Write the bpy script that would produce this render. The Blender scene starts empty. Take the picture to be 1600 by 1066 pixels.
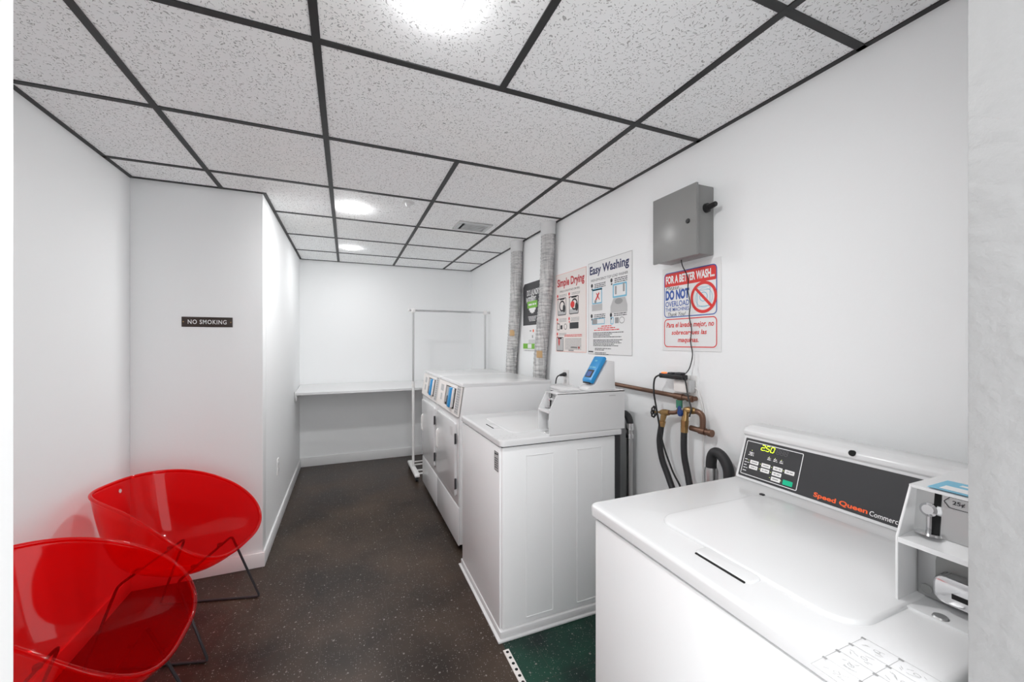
import bpy, bmesh, math, random
from mathutils import Vector, Matrix
R = random.Random(7)
SC = bpy.context.scene
COL = SC.collection

# ------------------------------------------------------------------ camera, world, exposure
cam_d = bpy.data.cameras.new('camera')
cam_d.sensor_width = 36.0
cam_d.lens = 620.0 / 1600 * 36.0
cam_d.shift_y = -1.5 / 1600 * -1
cam_d.clip_start = 0.02
cam = bpy.data.objects.new('camera', cam_d)
COL.objects.link(cam)
cam.location = (0, 0, 1.40)
cam.rotation_euler = (math.pi/2, 0, -0.395)
SC.camera = cam

world = bpy.data.worlds.new('hall_fill')
SC.world = world
world.use_nodes = True
bg = world.node_tree.nodes['Background']
bg.inputs[0].default_value = (0.985, 1.0, 1.01, 1)
bg.inputs[1].default_value = 1.9  # even world fill standing in for hall light, set to brighten the room
SC.view_settings.view_transform = 'Standard'
SC.view_settings.look = 'None'
SC.view_settings.gamma = 1.0
SC.view_settings.exposure = 0.82
SC.view_settings.use_curve_mapping = False
SC.cycles.max_bounces = 14
SC.cycles.diffuse_bounces = 8
SC.cycles.glossy_bounces = 5
SC.cycles.transmission_bounces = 8
SC.cycles.transparent_max_bounces = 16
SC.cycles.sample_clamp_indirect = 8.0
SC.cycles.use_denoising = True
LAMP_L = [150, 172, 66]   # radiance of the domed lamp lenses, nearest first
LAMPS = [(0.225, 1.05), (0.035, 2.96), (0.038, 4.21)]

# ------------------------------------------------------------------ materials
def mat(name, col, rough=0.5, metal=0.0, coat=0.0, spec=0.5):
    m = bpy.data.materials.new(name); m.use_nodes = True
    b = m.node_tree.nodes['Principled BSDF']
    b.inputs['Base Color'].default_value = (*col, 1)
    b.inputs['Roughness'].default_value = rough
    b.inputs['Metallic'].default_value = metal
    b.inputs['Coat Weight'].default_value = coat
    b.inputs['Specular IOR Level'].default_value = spec
    return m
def nodes(m):
    nt = m.node_tree
    return nt, nt.nodes['Principled BSDF'], (lambda t: nt.nodes.new(t)), nt.links.new
def bump(m, scale, strength, dist=0.002, detail=3, rough_amt=0.0):
    nt, b, N, L = nodes(m)
    tc = N('ShaderNodeTexCoord'); nz = N('ShaderNodeTexNoise'); bp = N('ShaderNodeBump')
    nz.inputs['Scale'].default_value = scale; nz.inputs['Detail'].default_value = detail
    bp.inputs['Strength'].default_value = strength; bp.inputs['Distance'].default_value = dist
    L(tc.outputs['Object'], nz.inputs['Vector']); L(nz.outputs[0], bp.inputs['Height']); L(bp.outputs[0], b.inputs['Normal'])
    return m
def emit(name, col, s):
    m = mat(name, col, 0.4)
    b = m.node_tree.nodes['Principled BSDF']
    b.inputs['Emission Color'].default_value = (*col, 1); b.inputs['Emission Strength'].default_value = s
    return m

M = {}
M['wall'] = bump(mat('wall_paint', (.905, .915, .92), .55), 60, .15)
M['plaster'] = bump(mat('dimmed_jamb_plaster', (.32, .32, .32), .5), 38, .8, .004, 5)  # plaster colour darkened to imitate a dimmer reveal beside the doorway
M['white_trim'] = mat('white_trim_paint', (.70, .70, .70), .35)
M['base'] = mat('baseboard_paint', (.82, .82, .82), .4)
M['grid'] = mat('black_grid_metal', (.018, .018, .019), .5)
M['enamel'] = mat('white_enamel_dimmed', (.73, .73, .735), .25, coat=.15)  # one enamel in two tones: lowered here for strongly lit tops
M['enamel_lifted'] = bump(mat('white_enamel_lifted', (.91, .915, .92), .3), 9, .05, .003)  # same enamel, colour raised on sides that catch less light
M['plastic_w'] = mat('white_plastic', (.84, .83, .82), .35)
M['cream'] = mat('cream_plastic', (.84, .80, .77), .4)
M['black'] = mat('black_plastic', (.012, .012, .013), .4)
M['dark'] = mat('dark_gap', (.02, .02, .02), .8)
M['rubber'] = mat('black_rubber', (.022, .022, .024), .55)
M['panel_black'] = mat('charcoal_panel', (.035, .035, .038), .45)
M['chrome'] = mat('chrome', (.75, .75, .76), .12, 1.0)
M['steel'] = mat('brushed_steel', (.55, .55, .55), .35, 1.0)
M['greymetal'] = mat('grey_painted_metal', (.25, .25, .245), .30)
M['graphite'] = mat('graphite_metal', (.06, .06, .065), .5, .6)
M['copper'] = bump(mat('copper_pipe', (.20, .115, .08), .42, .75), 40, .2)
M['brass'] = bump(mat('brass', (.44, .28, .12), .35, .85), 60, .3)
M['blue'] = mat('blue_plastic', (.02, .27, .60), .3)
M['bluehandle'] = mat('blue_handle', (.01, .05, .22), .4)
M['green_wrap'] = mat('green_wrap', (.05, .22, .14), .6)
M['screen'] = mat('lcd_blue', (.10, .16, .42), .15)
M['white_ink'] = mat('white_ink', (.85, .85, .85), .5)
M['paper'] = mat('white_paper', (.82, .82, .82), .4)
M['paper_warm'] = mat('cream_paper', (.82, .77, .74), .4)
M['ink'] = mat('black_ink', (.03, .03, .035), .6)
M['navy'] = mat('navy_ink', (.035, .04, .12), .6)
M['grey_ink'] = mat('grey_ink', (.33, .33, .33), .6)
M['light_ink'] = mat('light_grey_ink', (.52, .52, .52), .6)
M['red_ink'] = mat('red_ink', (.72, .03, .025), .5)
M['dred_ink'] = mat('dark_red_ink', (.52, .02, .03), .5)
M['blue_ink'] = mat('blue_ink', (.035, .10, .40), .5)
M['sky_ink'] = mat('sky_blue_ink', (.18, .50, .68), .5)
M['green_ink'] = mat('green_ink', (.20, .50, .06), .5)
M['slate_ink'] = mat('slate_ink', (.055, .055, .06), .5)
M['orange_ink'] = mat('orange_ink', (.95, .13, .03), .5)
M['green_btn'] = mat('green_button', (.0, .50, .27), .4)
M['tan'] = mat('tan_tape', (.55, .36, .18), .6)
M['plaque'] = mat('brown_plaque', (.035, .02, .014), .45)
M['digit'] = emit('led_digit', (.62, .95, .02), 1.6)
M['led'] = emit('led_dot', (.75, .9, .25), .7)
M['orange_led'] = emit('orange_switch', (1, .18, .05), .8)
M['dim'] = mat('unlit_segments', (.11, .11, .115), .5)
M['hole'] = mat('recess_black', (.008, .008, .008), .9)

def ceiling_material():
    m = mat('mineral_fibre_tile', (.80, .795, .785), .9)
    nt, b, N, L = nodes(m)
    tc = N('ShaderNodeTexCoord')
    # warp + short random worm holes: voronoi cells stretched by a noise direction
    nz = N('ShaderNodeTexNoise'); nz.inputs['Scale'].default_value = 30; nz.inputs['Detail'].default_value = 2
    L(tc.outputs['Object'], nz.inputs['Vector'])
    sub = N('ShaderNodeVectorMath'); sub.operation = 'MULTIPLY_ADD'
    sub.inputs[1].default_value = (.045, .045, 0)
    L(nz.outputs['Color'], sub.inputs[0]); L(tc.outputs['Object'], sub.inputs[2])
    def layer(scale, sy, rad, keep):
        mp = N('ShaderNodeMapping'); mp.inputs['Scale'].default_value = (scale, scale*sy, scale)
        L(sub.outputs[0], mp.inputs['Vector'])
        vo = N('ShaderNodeTexVoronoi'); vo.voronoi_dimensions = '2D'; vo.inputs['Scale'].default_value = 1
        L(mp.outputs[0], vo.inputs['Vector'])
        lt = N('ShaderNodeMath'); lt.operation = 'LESS_THAN'; lt.inputs[1].default_value = rad
        L(vo.outputs['Distance'], lt.inputs[0])
        sx = N('ShaderNodeSeparateColor'); L(vo.outputs['Color'], sx.inputs[0])
        k = N('ShaderNodeMath'); k.operation = 'LESS_THAN'; k.inputs[1].default_value = keep
        L(sx.outputs[0], k.inputs[0])
        mu = N('ShaderNodeMath'); mu.operation = 'MULTIPLY'
        L(lt.outputs[0], mu.inputs[0]); L(k.outputs[0], mu.inputs[1])
        return mu
    a = layer(52, 2.4, .18, .42); c = layer(120, .45, .18, .34); d = layer(95, 1.0, .12, .45)
    s1 = N('ShaderNodeMath'); s1.operation = 'MAXIMUM'; L(a.outputs[0], s1.inputs[0]); L(c.outputs[0], s1.inputs[1])
    s2 = N('ShaderNodeMath'); s2.operation = 'MAXIMUM'; L(s1.outputs[0], s2.inputs[0]); L(d.outputs[0], s2.inputs[1])
    # stains: faint large warm patches
    n2 = N('ShaderNodeTexNoise'); n2.inputs['Scale'].default_value = 1.3; n2.inputs['Detail'].default_value = 3
    L(tc.outputs['Object'], n2.inputs['Vector'])
    r2 = N('ShaderNodeValToRGB'); r2.color_ramp.elements[0].position = .45; r2.color_ramp.elements[0].color = (.965, .975, .98, 1)
    r2.color_ramp.elements[1].position = .75; r2.color_ramp.elements[1].color = (.965, .96, .945, 1)
    L(n2.outputs[0], r2.inputs[0])
    mx = N('ShaderNodeMixRGB'); L(s2.outputs[0], mx.inputs[0]); L(r2.outputs[0], mx.inputs[1]); mx.inputs[2].default_value = (.46, .46, .46, 1)
    L(mx.outputs[0], b.inputs['Base Color'])
    inv = N('ShaderNodeMath'); inv.operation = 'SUBTRACT'; inv.inputs[0].default_value = 1; L(s2.outputs[0], inv.inputs[1])
    bp = N('ShaderNodeBump'); bp.inputs['Strength'].default_value = .4; bp.inputs['Distance'].default_value = .002
    L(inv.outputs[0], bp.inputs['Height']); L(bp.outputs[0], b.inputs['Normal'])
    return m
M['tile'] = ceiling_material()

def floor_material():
    m = mat('worn_black_floor_tile', (.02, .018, .016), .35, spec=.3)
    nt, b, N, L = nodes(m)
    tc = N('ShaderNodeTexCoord')
    n1 = N('ShaderNodeTexNoise'); n1.inputs['Scale'].default_value = 2.2; n1.inputs['Detail'].default_value = 6
    L(tc.outputs['Object'], n1.inputs['Vector'])
    r1 = N('ShaderNodeValToRGB')
    r1.color_ramp.elements[0].position = .35; r1.color_ramp.elements[0].color = (.020, .013, .0095, 1)
    r1.color_ramp.elements[1].position = .7; r1.color_ramp.elements[1].color = (.074, .049, .034, 1)
    L(n1.outputs[0], r1.inputs[0])
    # green tile field beside the washers: object x > .665 and y < 1.75
    sp = N('ShaderNodeSeparateXYZ'); L(tc.outputs['Object'], sp.inputs[0])
    gx = N('ShaderNodeMath'); gx.operation = 'GREATER_THAN'; gx.inputs[1].default_value = .668; L(sp.outputs[0], gx.inputs[0])
    n3 = N('ShaderNodeTexNoise'); n3.inputs['Scale'].default_value = 5; n3.inputs['Detail'].default_value = 4
    L(tc.outputs['Object'], n3.inputs['Vector'])
    r3 = N('ShaderNodeValToRGB')
    r3.color_ramp.elements[0].position = .3; r3.color_ramp.elements[0].color = (.008, .018, .017, 1)
    r3.color_ramp.elements[1].position = .7; r3.color_ramp.elements[1].color = (.008, .060, .036, 1)
    L(n3.outputs[0], r3.inputs[0])
    gy = N('ShaderNodeMath'); gy.operation = 'LESS_THAN'; gy.inputs[1].default_value = 1.80; L(sp.outputs[1], gy.inputs[0])
    gm = N('ShaderNodeMath'); gm.operation = 'MULTIPLY'; L(gx.outputs[0], gm.inputs[0]); L(gy.outputs[0], gm.inputs[1])
    m1 = N('ShaderNodeMixRGB'); L(gm.outputs[0], m1.inputs[0]); L(r1.outputs[0], m1.inputs[1]); L(r3.outputs[0], m1.inputs[2])
    # pale chips
    def chips(scale, rad, keep):
        vo = N('ShaderNodeTexVoronoi'); vo.voronoi_dimensions = '2D'; vo.inputs['Scale'].default_value = scale
        nn = N('ShaderNodeTexNoise'); nn.inputs['Scale'].default_value = 70
        L(tc.outputs['Object'], nn.inputs['Vector'])
        ad = N('ShaderNodeVectorMath'); ad.operation = 'MULTIPLY_ADD'; ad.inputs[1].default_value = (.012, .012, 0)
        L(nn.outputs['Color'], ad.inputs[0]); L(tc.outputs['Object'], ad.inputs[2]); L(ad.outputs[0], vo.inputs['Vector'])
        lt = N('ShaderNodeMath'); lt.operation = 'LESS_THAN'; lt.inputs[1].default_value = rad; L(vo.outputs['Distance'], lt.inputs[0])
        sc_ = N('ShaderNodeSeparateColor'); L(vo.outputs['Color'], sc_.inputs[0])
        k = N('ShaderNodeMath'); k.operation = 'LESS_THAN'; k.inputs[1].default_value = keep; L(sc_.outputs[0], k.inputs[0])
        mu = N('ShaderNodeMath'); mu.operation = 'MULTIPLY'; L(lt.outputs[0], mu.inputs[0]); L(k.outputs[0], mu.inputs[1])
        return mu
    c1 = chips(50, .11, .20); c2 = chips(130, .16, .17); c3 = chips(17, .07, .3)
    s1 = N('ShaderNodeMath'); s1.operation = 'MAXIMUM'; L(c1.outputs[0], s1.inputs[0]); L(c2.outputs[0], s1.inputs[1])
    s2 = N('ShaderNodeMath'); s2.operation = 'MAXIMUM'; L(s1.outputs[0], s2.inputs[0]); L(c3.outputs[0], s2.inputs[1])
    amt = N('ShaderNodeMath'); amt.operation = 'MULTIPLY'; amt.inputs[1].default_value = .75; L(s2.outputs[0], amt.inputs[0])
    m2 = N('ShaderNodeMixRGB'); L(amt.outputs[0], m2.inputs[0]); L(m1.outputs[0], m2.inputs[1]); m2.inputs[2].default_value = (.30, .275, .25, 1)
    # faint 12 inch tile joints
    br = N('ShaderNodeTexBrick'); br.offset = 0; br.inputs['Scale'].default_value = 1
    br.inputs['Brick Width'].default_value = .3048; br.inputs['Row Height'].default_value = .3048
    br.inputs['Mortar Size'].default_value = .0013; br.inputs['Mortar Smooth'].default_value = 0
    br.inputs['Color1'].default_value = (0, 0, 0, 1); br.inputs['Color2'].default_value = (0, 0, 0, 1); br.inputs['Mortar'].default_value = (1, 1, 1, 1)
    mp = N('ShaderNodeMapping'); mp.inputs['Location'].default_value = (.11, .06, 0)
    L(tc.outputs['Object'], mp.inputs['Vector']); L(mp.outputs[0], br.inputs['Vector'])
    am = N('ShaderNodeMath'); am.operation = 'MULTIPLY'; am.inputs[1].default_value = .35; L(br.outputs[0], am.inputs[0])
    m3 = N('ShaderNodeMixRGB'); L(am.outputs[0], m3.inputs[0]); L(m2.outputs[0], m3.inputs[1]); m3.inputs[2].default_value = (.085, .07, .06, 1)
    L(m3.outputs[0], b.inputs['Base Color'])
    rr = N('ShaderNodeMapRange'); rr.inputs['To Min'].default_value = .22; rr.inputs['To Max'].default_value = .48
    L(n1.outputs[0], rr.inputs['Value']); L(rr.outputs[0], b.inputs['Roughness'])
    bp = N('ShaderNodeBump'); bp.inputs['Strength'].default_value = .12; bp.inputs['Distance'].default_value = .003
    n5 = N('ShaderNodeTexNoise'); n5.inputs['Scale'].default_value = 14; n5.inputs['Detail'].default_value = 5
    L(tc.outputs['Object'], n5.inputs['Vector']); L(n5.outputs[0], bp.inputs['Height']); L(bp.outputs[0], b.inputs['Normal'])
    return m
M['floor'] = floor_material()
M['bounce_floor'] = mat('pale_bounce_floor', (.88, .88, .88), .3)  # bright colour chosen to throw light up through the doorway

def red_acrylic():
    m = bpy.data.materials.new('clear_red_acrylic'); m.use_nodes = True
    nt = m.node_tree; nt.nodes.clear(); N = nt.nodes.new; L = nt.links.new
    out = N('ShaderNodeOutputMaterial')
    tr = N('ShaderNodeBsdfTransparent'); tr.inputs[0].default_value = (1.0, .15, .16, 1)
    df = N('ShaderNodeBsdfDiffuse'); df.inputs[0].default_value = (.92, .004, .010, 1)
    tl = N('ShaderNodeBsdfTranslucent'); tl.inputs[0].default_value = (.95, .004, .010, 1)
    m0 = N('ShaderNodeMixShader'); m0.inputs[0].default_value = .5; L(df.outputs[0], m0.inputs[1]); L(tl.outputs[0], m0.inputs[2])
    m1 = N('ShaderNodeMixShader'); m1.inputs[0].default_value = .13; L(tr.outputs[0], m1.inputs[1]); L(m0.outputs[0], m1.inputs[2])
    gl = N('ShaderNodeBsdfGlossy'); gl.inputs['Roughness'].default_value = .06
    fr = N('ShaderNodeFresnel'); fr.inputs[0].default_value = 1.33
    m2 = N('ShaderNodeMixShader'); ge = N('ShaderNodeNewGeometry')
    ff = N('ShaderNodeMath'); ff.operation = 'SUBTRACT'; ff.inputs[0].default_value = 1; L(ge.outputs['Backfacing'], ff.inputs[1])
    fm = N('ShaderNodeMath'); fm.operation = 'MULTIPLY'; L(fr.outputs[0], fm.inputs[0]); L(ff.outputs[0], fm.inputs[1])
    L(fm.outputs[0], m2.inputs[0]); L(m1.outputs[0], m2.inputs[1]); L(gl.outputs[0], m2.inputs[2])
    L(m2.outputs[0], out.inputs[0])
    return m
M['red'] = red_acrylic()

def duct_material():
    m = mat('foil_duct', (.50, .49, .48), .45)
    nt, b, N, L = nodes(m)
    tc = N('ShaderNodeTexCoord')
    nz = N('ShaderNodeTexNoise'); nz.inputs['Scale'].default_value = 1; nz.inputs['Detail'].default_value = 4
    mp = N('ShaderNodeMapping'); mp.inputs['Scale'].default_value = (12, 12, 120)
    L(tc.outputs['Object'], mp.inputs['Vector']); L(mp.outputs[0], nz.inputs['Vector'])
    nz2 = N('ShaderNodeTexNoise'); mp2 = N('ShaderNodeMapping'); mp2.inputs['Scale'].default_value = (60, 60, 4)
    L(tc.outputs['Object'], mp2.inputs['Vector']); L(mp2.outputs[0], nz2.inputs['Vector']); nz2.inputs['Scale'].default_value = 1
    ad = N('ShaderNodeMath'); ad.operation = 'ADD'; L(nz.outputs[0], ad.inputs[0]); L(nz2.outputs[0], ad.inputs[1])
    r = N('ShaderNodeValToRGB'); r.color_ramp.elements[0].position = .38; r.color_ramp.elements[0].color = (.30, .30, .305, 1)
    r.color_ramp.elements[1].position = .62; r.color_ramp.elements[1].color = (.66, .65, .64, 1)
    h = N('ShaderNodeMath'); h.operation = 'MULTIPLY'; h.inputs[1].default_value = .5; L(ad.outputs[0], h.inputs[0])
    L(h.outputs[0], r.inputs[0]); L(r.outputs[0], b.inputs['Base Color'])
    bp = N('ShaderNodeBump'); bp.inputs['Strength'].default_value = .5; bp.inputs['Distance'].default_value = .004
    L(h.outputs[0], bp.inputs['Height']); L(bp.outputs[0], b.inputs['Normal'])
    return m
M['duct'] = duct_material()

# ------------------------------------------------------------------ mesh helpers
class MB:
    def __init__(self): self.bm = bmesh.new()
    def _merge(self, b2):
        me = bpy.data.meshes.new('tmp'); b2.to_mesh(me); b2.free(); self.bm.from_mesh(me); bpy.data.meshes.remove(me)
    def box(self, lo, hi, bev=0.0, seg=2):
        b = bmesh.new(); bmesh.ops.create_cube(b, size=1)
        lo, hi = Vector(lo), Vector(hi); c = (lo+hi)/2; s = hi-lo
        for v in b.verts: v.co = Vector((v.co.x*s.x, v.co.y*s.y, v.co.z*s.z)) + c
        if bev > 0:
            bmesh.ops.bevel(b, geom=b.edges[:], offset=min(bev, .49*min(abs(s.x), abs(s.y), abs(s.z))), segments=seg, profile=.5, affect='EDGES')
        self._merge(b); return self
    def prism(self, pts, axis, a, b_, bev=0.0, seg=2):
        """polygon pts (2D) in the plane normal to axis, extruded from a to b_"""
        b = bmesh.new()
        def mk(p, t):
            if axis == 'y': return (p[0], t, p[1])
            if axis == 'x': return (t, p[0], p[1])
            return (p[0], p[1], t)
        v0 = [b.verts.new(mk(p, a)) for p in pts]; v1 = [b.verts.new(mk(p, b_)) for p in pts]
        n = len(pts)
        b.faces.new(v0); b.faces.new(v1[::-1])
        for i in range(n): b.faces.new((v0[i], v1[i], v1[(i+1) % n], v0[(i+1) % n]))
        bmesh.ops.recalc_face_normals(b, faces=b.faces[:])
        if bev > 0: bmesh.ops.bevel(b, geom=b.edges[:], offset=bev, segments=seg, profile=.5, affect='EDGES')
        self._merge(b); return self
    def tube(self, path, r, n=12, cap=True, closed=False, squash=1.0):
        P = [Vector(p) for p in path]; k = len(P)
        rad = r if isinstance(r, (list, tuple)) else [r]*k
        b = bmesh.new(); rings = []; up = None
        for i in range(k):
            if closed: t = P[(i+1) % k]-P[i-1]
            else: t = P[min(i+1, k-1)]-P[max(i-1, 0)]
            if t.length < 1e-9: t = Vector((0, 0, 1))
            t.normalize()
            if up is None:
                up = Vector((0, 0, 1)) if abs(t.z) < .9 else Vector((0, 1, 0))
            x = up - t*up.dot(t)
            if x.length < 1e-6: x = t.orthogonal()
            x.normalize(); y = t.cross(x); up = x
            rings.append([b.verts.new(P[i] + (x*math.cos(2*math.pi*j/n) + y*math.sin(2*math.pi*j/n)*squash)*rad[i]) for j in range(n)])
        m = k if closed else k-1
        for i in range(m):
            A, B = rings[i], rings[(i+1) % k]
            for j in range(n): b.faces.new((A[j], A[(j+1) % n], B[(j+1) % n], B[j]))
        if cap and not closed:
            b.faces.new(rings[0][::-1]); b.faces.new(rings[-1])
        bmesh.ops.recalc_face_normals(b, faces=b.faces[:])
        self._merge(b); return self
    def cyl(self, a, c, r, n=20): return self.tube([a, c], r, n)
    def quad(self, pts):
        b = bmesh.new(); b.faces.new([b.verts.new(p) for p in pts]); self._merge(b); return self
    def merge_mesh(self, me): self.bm.from_mesh(me); return self

ROOT = {}
def tag(o, label=None, cat=None, group=None, kind=None):
    if label: o['label'] = label
    if cat: o['category'] = cat
    if group: o['group'] = group
    if kind: o['kind'] = kind
    return o
def thing(name, label, cat, loc=(0, 0, 0), rz=0.0, group=None):
    o = bpy.data.objects.new(name, None); COL.objects.link(o)
    o.empty_display_size = .05
    o.location = loc; o.rotation_euler = (0, 0, rz)
    ROOT[o.name] = Matrix.Translation(Vector(loc)) @ Matrix.Rotation(rz, 4, 'Z')
    return tag(o, label, cat, group)
def obj(name, mb, m, parent=None, smooth=35, local=False, label=None):
    me = bpy.data.meshes.new(name)
    bm = mb.bm if isinstance(mb, MB) else mb
    if parent is not None and not local:
        bm.transform(ROOT[parent.name].inverted())
    bm.to_mesh(me); bm.free()
    ms = m if isinstance(m, (list, tuple)) else [m]
    for q in ms: me.materials.append(q)
    if smooth:
        me.shade_smooth(); me.set_sharp_from_angle(angle=math.radians(smooth))
    o = bpy.data.objects.new(name, me); COL.objects.link(o)
    if parent is not None:
        o.parent = parent; ROOT[o.name] = ROOT[parent.name]
    else: ROOT[o.name] = Matrix.Identity(4)
    if label: o['label'] = label
    return o
def print_obj(name, mb, m, parent, **kw):
    """separate marks become separate parts"""
    bm = mb.bm; todo = set(bm.faces); isl = []
    while todo:
        f = todo.pop(); st = [f]; grp = [f]
        while st:
            for e in st.pop().edges:
                for g in e.link_faces:
                    if g in todo: todo.remove(g); st.append(g); grp.append(g)
        pts = [v.co for q in grp for v in q.verts]
        isl.append((grp, [min(p[i] for p in pts) for i in range(3)], [max(p[i] for p in pts) for i in range(3)]))
    n = len(isl); par = list(range(n))
    def find(i):
        while par[i] != i: i = par[i]
        return i
    for i in range(n):
        for j in range(i):
            a, b = isl[i], isl[j]
            gap = math.sqrt(sum(max(0, a[1][k]-b[2][k], b[1][k]-a[2][k])**2 for k in range(3)))
            sz = max(max(q[2][k]-q[1][k] for k in range(3)) for q in (a, b))
            if gap < .5*sz: par[find(i)] = find(j)
    out = {}
    for i in range(n): out.setdefault(find(i), []).extend(isl[i][0])
    res = []
    for grp in out.values():
        nb = MB(); vm = {}
        for f in grp: nb.bm.faces.new([vm.setdefault(v, None) or vm.update({v: nb.bm.verts.new(v.co)}) or vm[v] for v in f.verts])
        res.append(obj(name, nb, m, parent, **kw))
    bm.free(); return res[0]
def struct(name, mb, m): return tag(obj(name, mb, m), kind='structure')

def glyphs(string, width=None, height=None, weight=0.0, shear=0.0, align='L', spacing=1.0, depth=.0004):
    """mesh of letters in the xy plane, scaled to width x height, lower left at the origin"""
    cu = bpy.data.curves.new('txt', 'FONT'); cu.body = string; cu.size = 1
    cu.offset = weight; cu.shear = shear; cu.extrude = 0; cu.resolution_u = 3; cu.space_character = spacing
    cu.align_x = 'CENTER' if align == 'C' else 'LEFT'
    o = bpy.data.objects.new('txt', cu); COL.objects.link(o)
    dg = bpy.context.evaluated_depsgraph_get(); dg.update()
    me = bpy.data.meshes.new_from_object(o.evaluated_get(dg))
    bpy.data.objects.remove(o); bpy.data.curves.remove(cu)
    xs = [v.co.x for v in me.vertices]; ys = [v.co.y for v in me.vertices]
    x0, x1, y0, y1 = min(xs), max(xs), min(ys), max(ys)
    sy = (height/(y1-y0)) if height else None
    sx = (width/(x1-x0)) if width else sy
    if sy is None: sy = sx
    for v in me.vertices: v.co = ((v.co.x-x0)*sx, (v.co.y-y0)*sy, 0)
    return me
def put(mb, me, origin, right, up, lift=.0006):
    r = Vector(right).normalized(); u = Vector(up).normalized(); n = r.cross(u)
    mt = Matrix(((r.x, u.x, n.x, 0), (r.y, u.y, n.y, 0), (r.z, u.z, n.z, 0), (0, 0, 0, 1)))
    o = Vector(origin) + n*lift
    for v in me.vertices: v.co = mt @ v.co + o
    mb.merge_mesh(me); bpy.data.meshes.remove(me); return mb
class Plane:
    """flat sheet: draws ink shapes at (a, b) metres from a lower left origin"""
    def __init__(self, o, r, u):
        self.o = Vector(o); self.r = Vector(r).normalized(); self.u = Vector(u).normalized(); self.n = self.r.cross(self.u)
    def p(self, a, b, l=.0006): return self.o + self.r*a + self.u*b + self.n*l
    def rect(self, mb, a0, b0, a1, b1, l=.0006):
        return mb.quad([self.p(a0, b0, l), self.p(a1, b0, l), self.p(a1, b1, l), self.p(a0, b1, l)])
    def poly(self, mb, pts, l=.0006): return mb.quad([self.p(a, b, l) for a, b in pts])
    def line(self, mb, a0, b0, a1, b1, w, l=.0006):
        d = Vector((a1-a0, b1-b0)); n = Vector((-d.y, d.x)).normalized()*w/2
        return mb.quad([self.p(a0+n.x, b0+n.y, l), self.p(a0-n.x, b0-n.y, l), self.p(a1-n.x, b1-n.y, l), self.p(a1+n.x, b1+n.y, l)])
    def ring(self, mb, a, b, ra, rb, w, l=.0006, n=40, a0=0, a1=2*math.pi):
        for i in range(n):
            t0 = a0+(a1-a0)*i/n; t1 = a0+(a1-a0)*(i+1)/n
            q = [(a+ra*math.cos(t0), b+rb*math.sin(t0)), (a+ra*math.cos(t1), b+rb*math.sin(t1)),
                 (a+(ra-w)*math.cos(t1), b+(rb-w)*math.sin(t1)), (a+(ra-w)*math.cos(t0), b+(rb-w)*math.sin(t0))]
            self.poly(mb, q, l)
        return mb
    def disc(self, mb, a, b, ra, rb=None, l=.0006, n=24):
        rb = rb or ra
        return self.poly(mb, [(a+ra*math.cos(2*math.pi*i/n), b+rb*math.sin(2*math.pi*i/n)) for i in range(n)], l)
    def rrect(self, a0, b0, a1, b1, r, n=5):
        pts = []
        for cx, cy, t in ((a1-r, b1-r, 0), (a0+r, b1-r, 1), (a0+r, b0+r, 2), (a1-r, b0+r, 3)):
            for i in range(n+1):
                th = math.pi/2*(t+i/n); pts.append((cx+r*math.cos(th), cy+r*math.sin(th)))
        return pts
    def rframe(self, mb, a0, b0, a1, b1, r, w, l=.0006):
        o = self.rrect(a0, b0, a1, b1, r); i_ = self.rrect(a0+w, b0+w, a1-w, b1-w, max(r-w, .0005))
        n = len(o)
        for k in range(n): self.poly(mb, [o[k], o[(k+1) % n], i_[(k+1) % n], i_[k]], l)
        return mb
    def text(self, mb, s, a, b, w=None, h=None, weight=0.0, shear=0.0, spacing=1.0, l=.0006):
        return put(mb, glyphs(s, w, h, weight, shear, spacing=spacing), self.o + self.r*a + self.u*b, self.r, self.u, l)
    def dashes(self, mb, a0, b0, a1, h, rnd, fill=.8, l=.0006):
        """one line of print too small to read"""
        a = a0
        while a < a1:
            w = rnd.uniform(1.2, 4.5)*h
            self.rect(mb, a, b0+h*.15, min(a+w, a1), b0+h*.85, l); a += w + h*.55
        return mb
def smooth_path(pts, n=8):
    P = [Vector(p) for p in pts]; out = []
    for i in range(len(P)-1):
        p0, p1, p2, p3 = P[max(i-1, 0)], P[i], P[i+1], P[min(i+2, len(P)-1)]
        for j in range(n):
            t = j/n
            out.append(.5*((2*p1)+(p2-p0)*t+(2*p0-5*p1+4*p2-p3)*t*t+(3*p1-p0-3*p2+p3)*t**3))
    out.append(P[-1]); return out

# ------------------------------------------------------------------ the room
XR, XL, XP, YA, YB, ZC = 1.505, -1.125, -0.482, 2.885, 5.0, 2.3275
YF0, YF1, DX0, DX1 = 0.08, 0.24, -0.1321, 0.7205        # doorway wall and its opening
T_ = .10
struct('floor', MB().prism([(XL-T_, YF0), (XR+T_, YF0), (XR+T_, YB+T_), (XL-T_, YB+T_)], 'z', -.05, 0), M['floor'])
struct('floor_bounce', MB().prism([(-2.4, -3.2), (3.0, -3.2), (3.0, YF0), (-2.4, YF0)], 'z', -.05, 0), M['bounce_floor'])   # unseen, added outside the door to bounce light onto the ceiling
struct('ceiling', MB().prism([(XL-T_, YF0), (XR+T_, YF0), (XR+T_, YB+T_), (XP-T_, YB+T_), (XP-T_, YA+T_), (XL-T_, YA+T_)], 'z', ZC, ZC+.03), M['tile'])
struct('wall_right', MB().box((XR, YF0, 0), (XR+T_, YB+T_, ZC)), M['wall'])
struct('wall_back', MB().box((XP-T_, YB, 0), (XR, YB+T_, ZC)), M['wall'])
struct('wall_left', MB().box((XL-T_, YF0, 0), (XL, YA+T_, ZC)), M['wall'])
struct('wall_alcove', MB().box((XL, YA, 0), (XP, YA+T_, ZC), .004), M['wall'])
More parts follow.
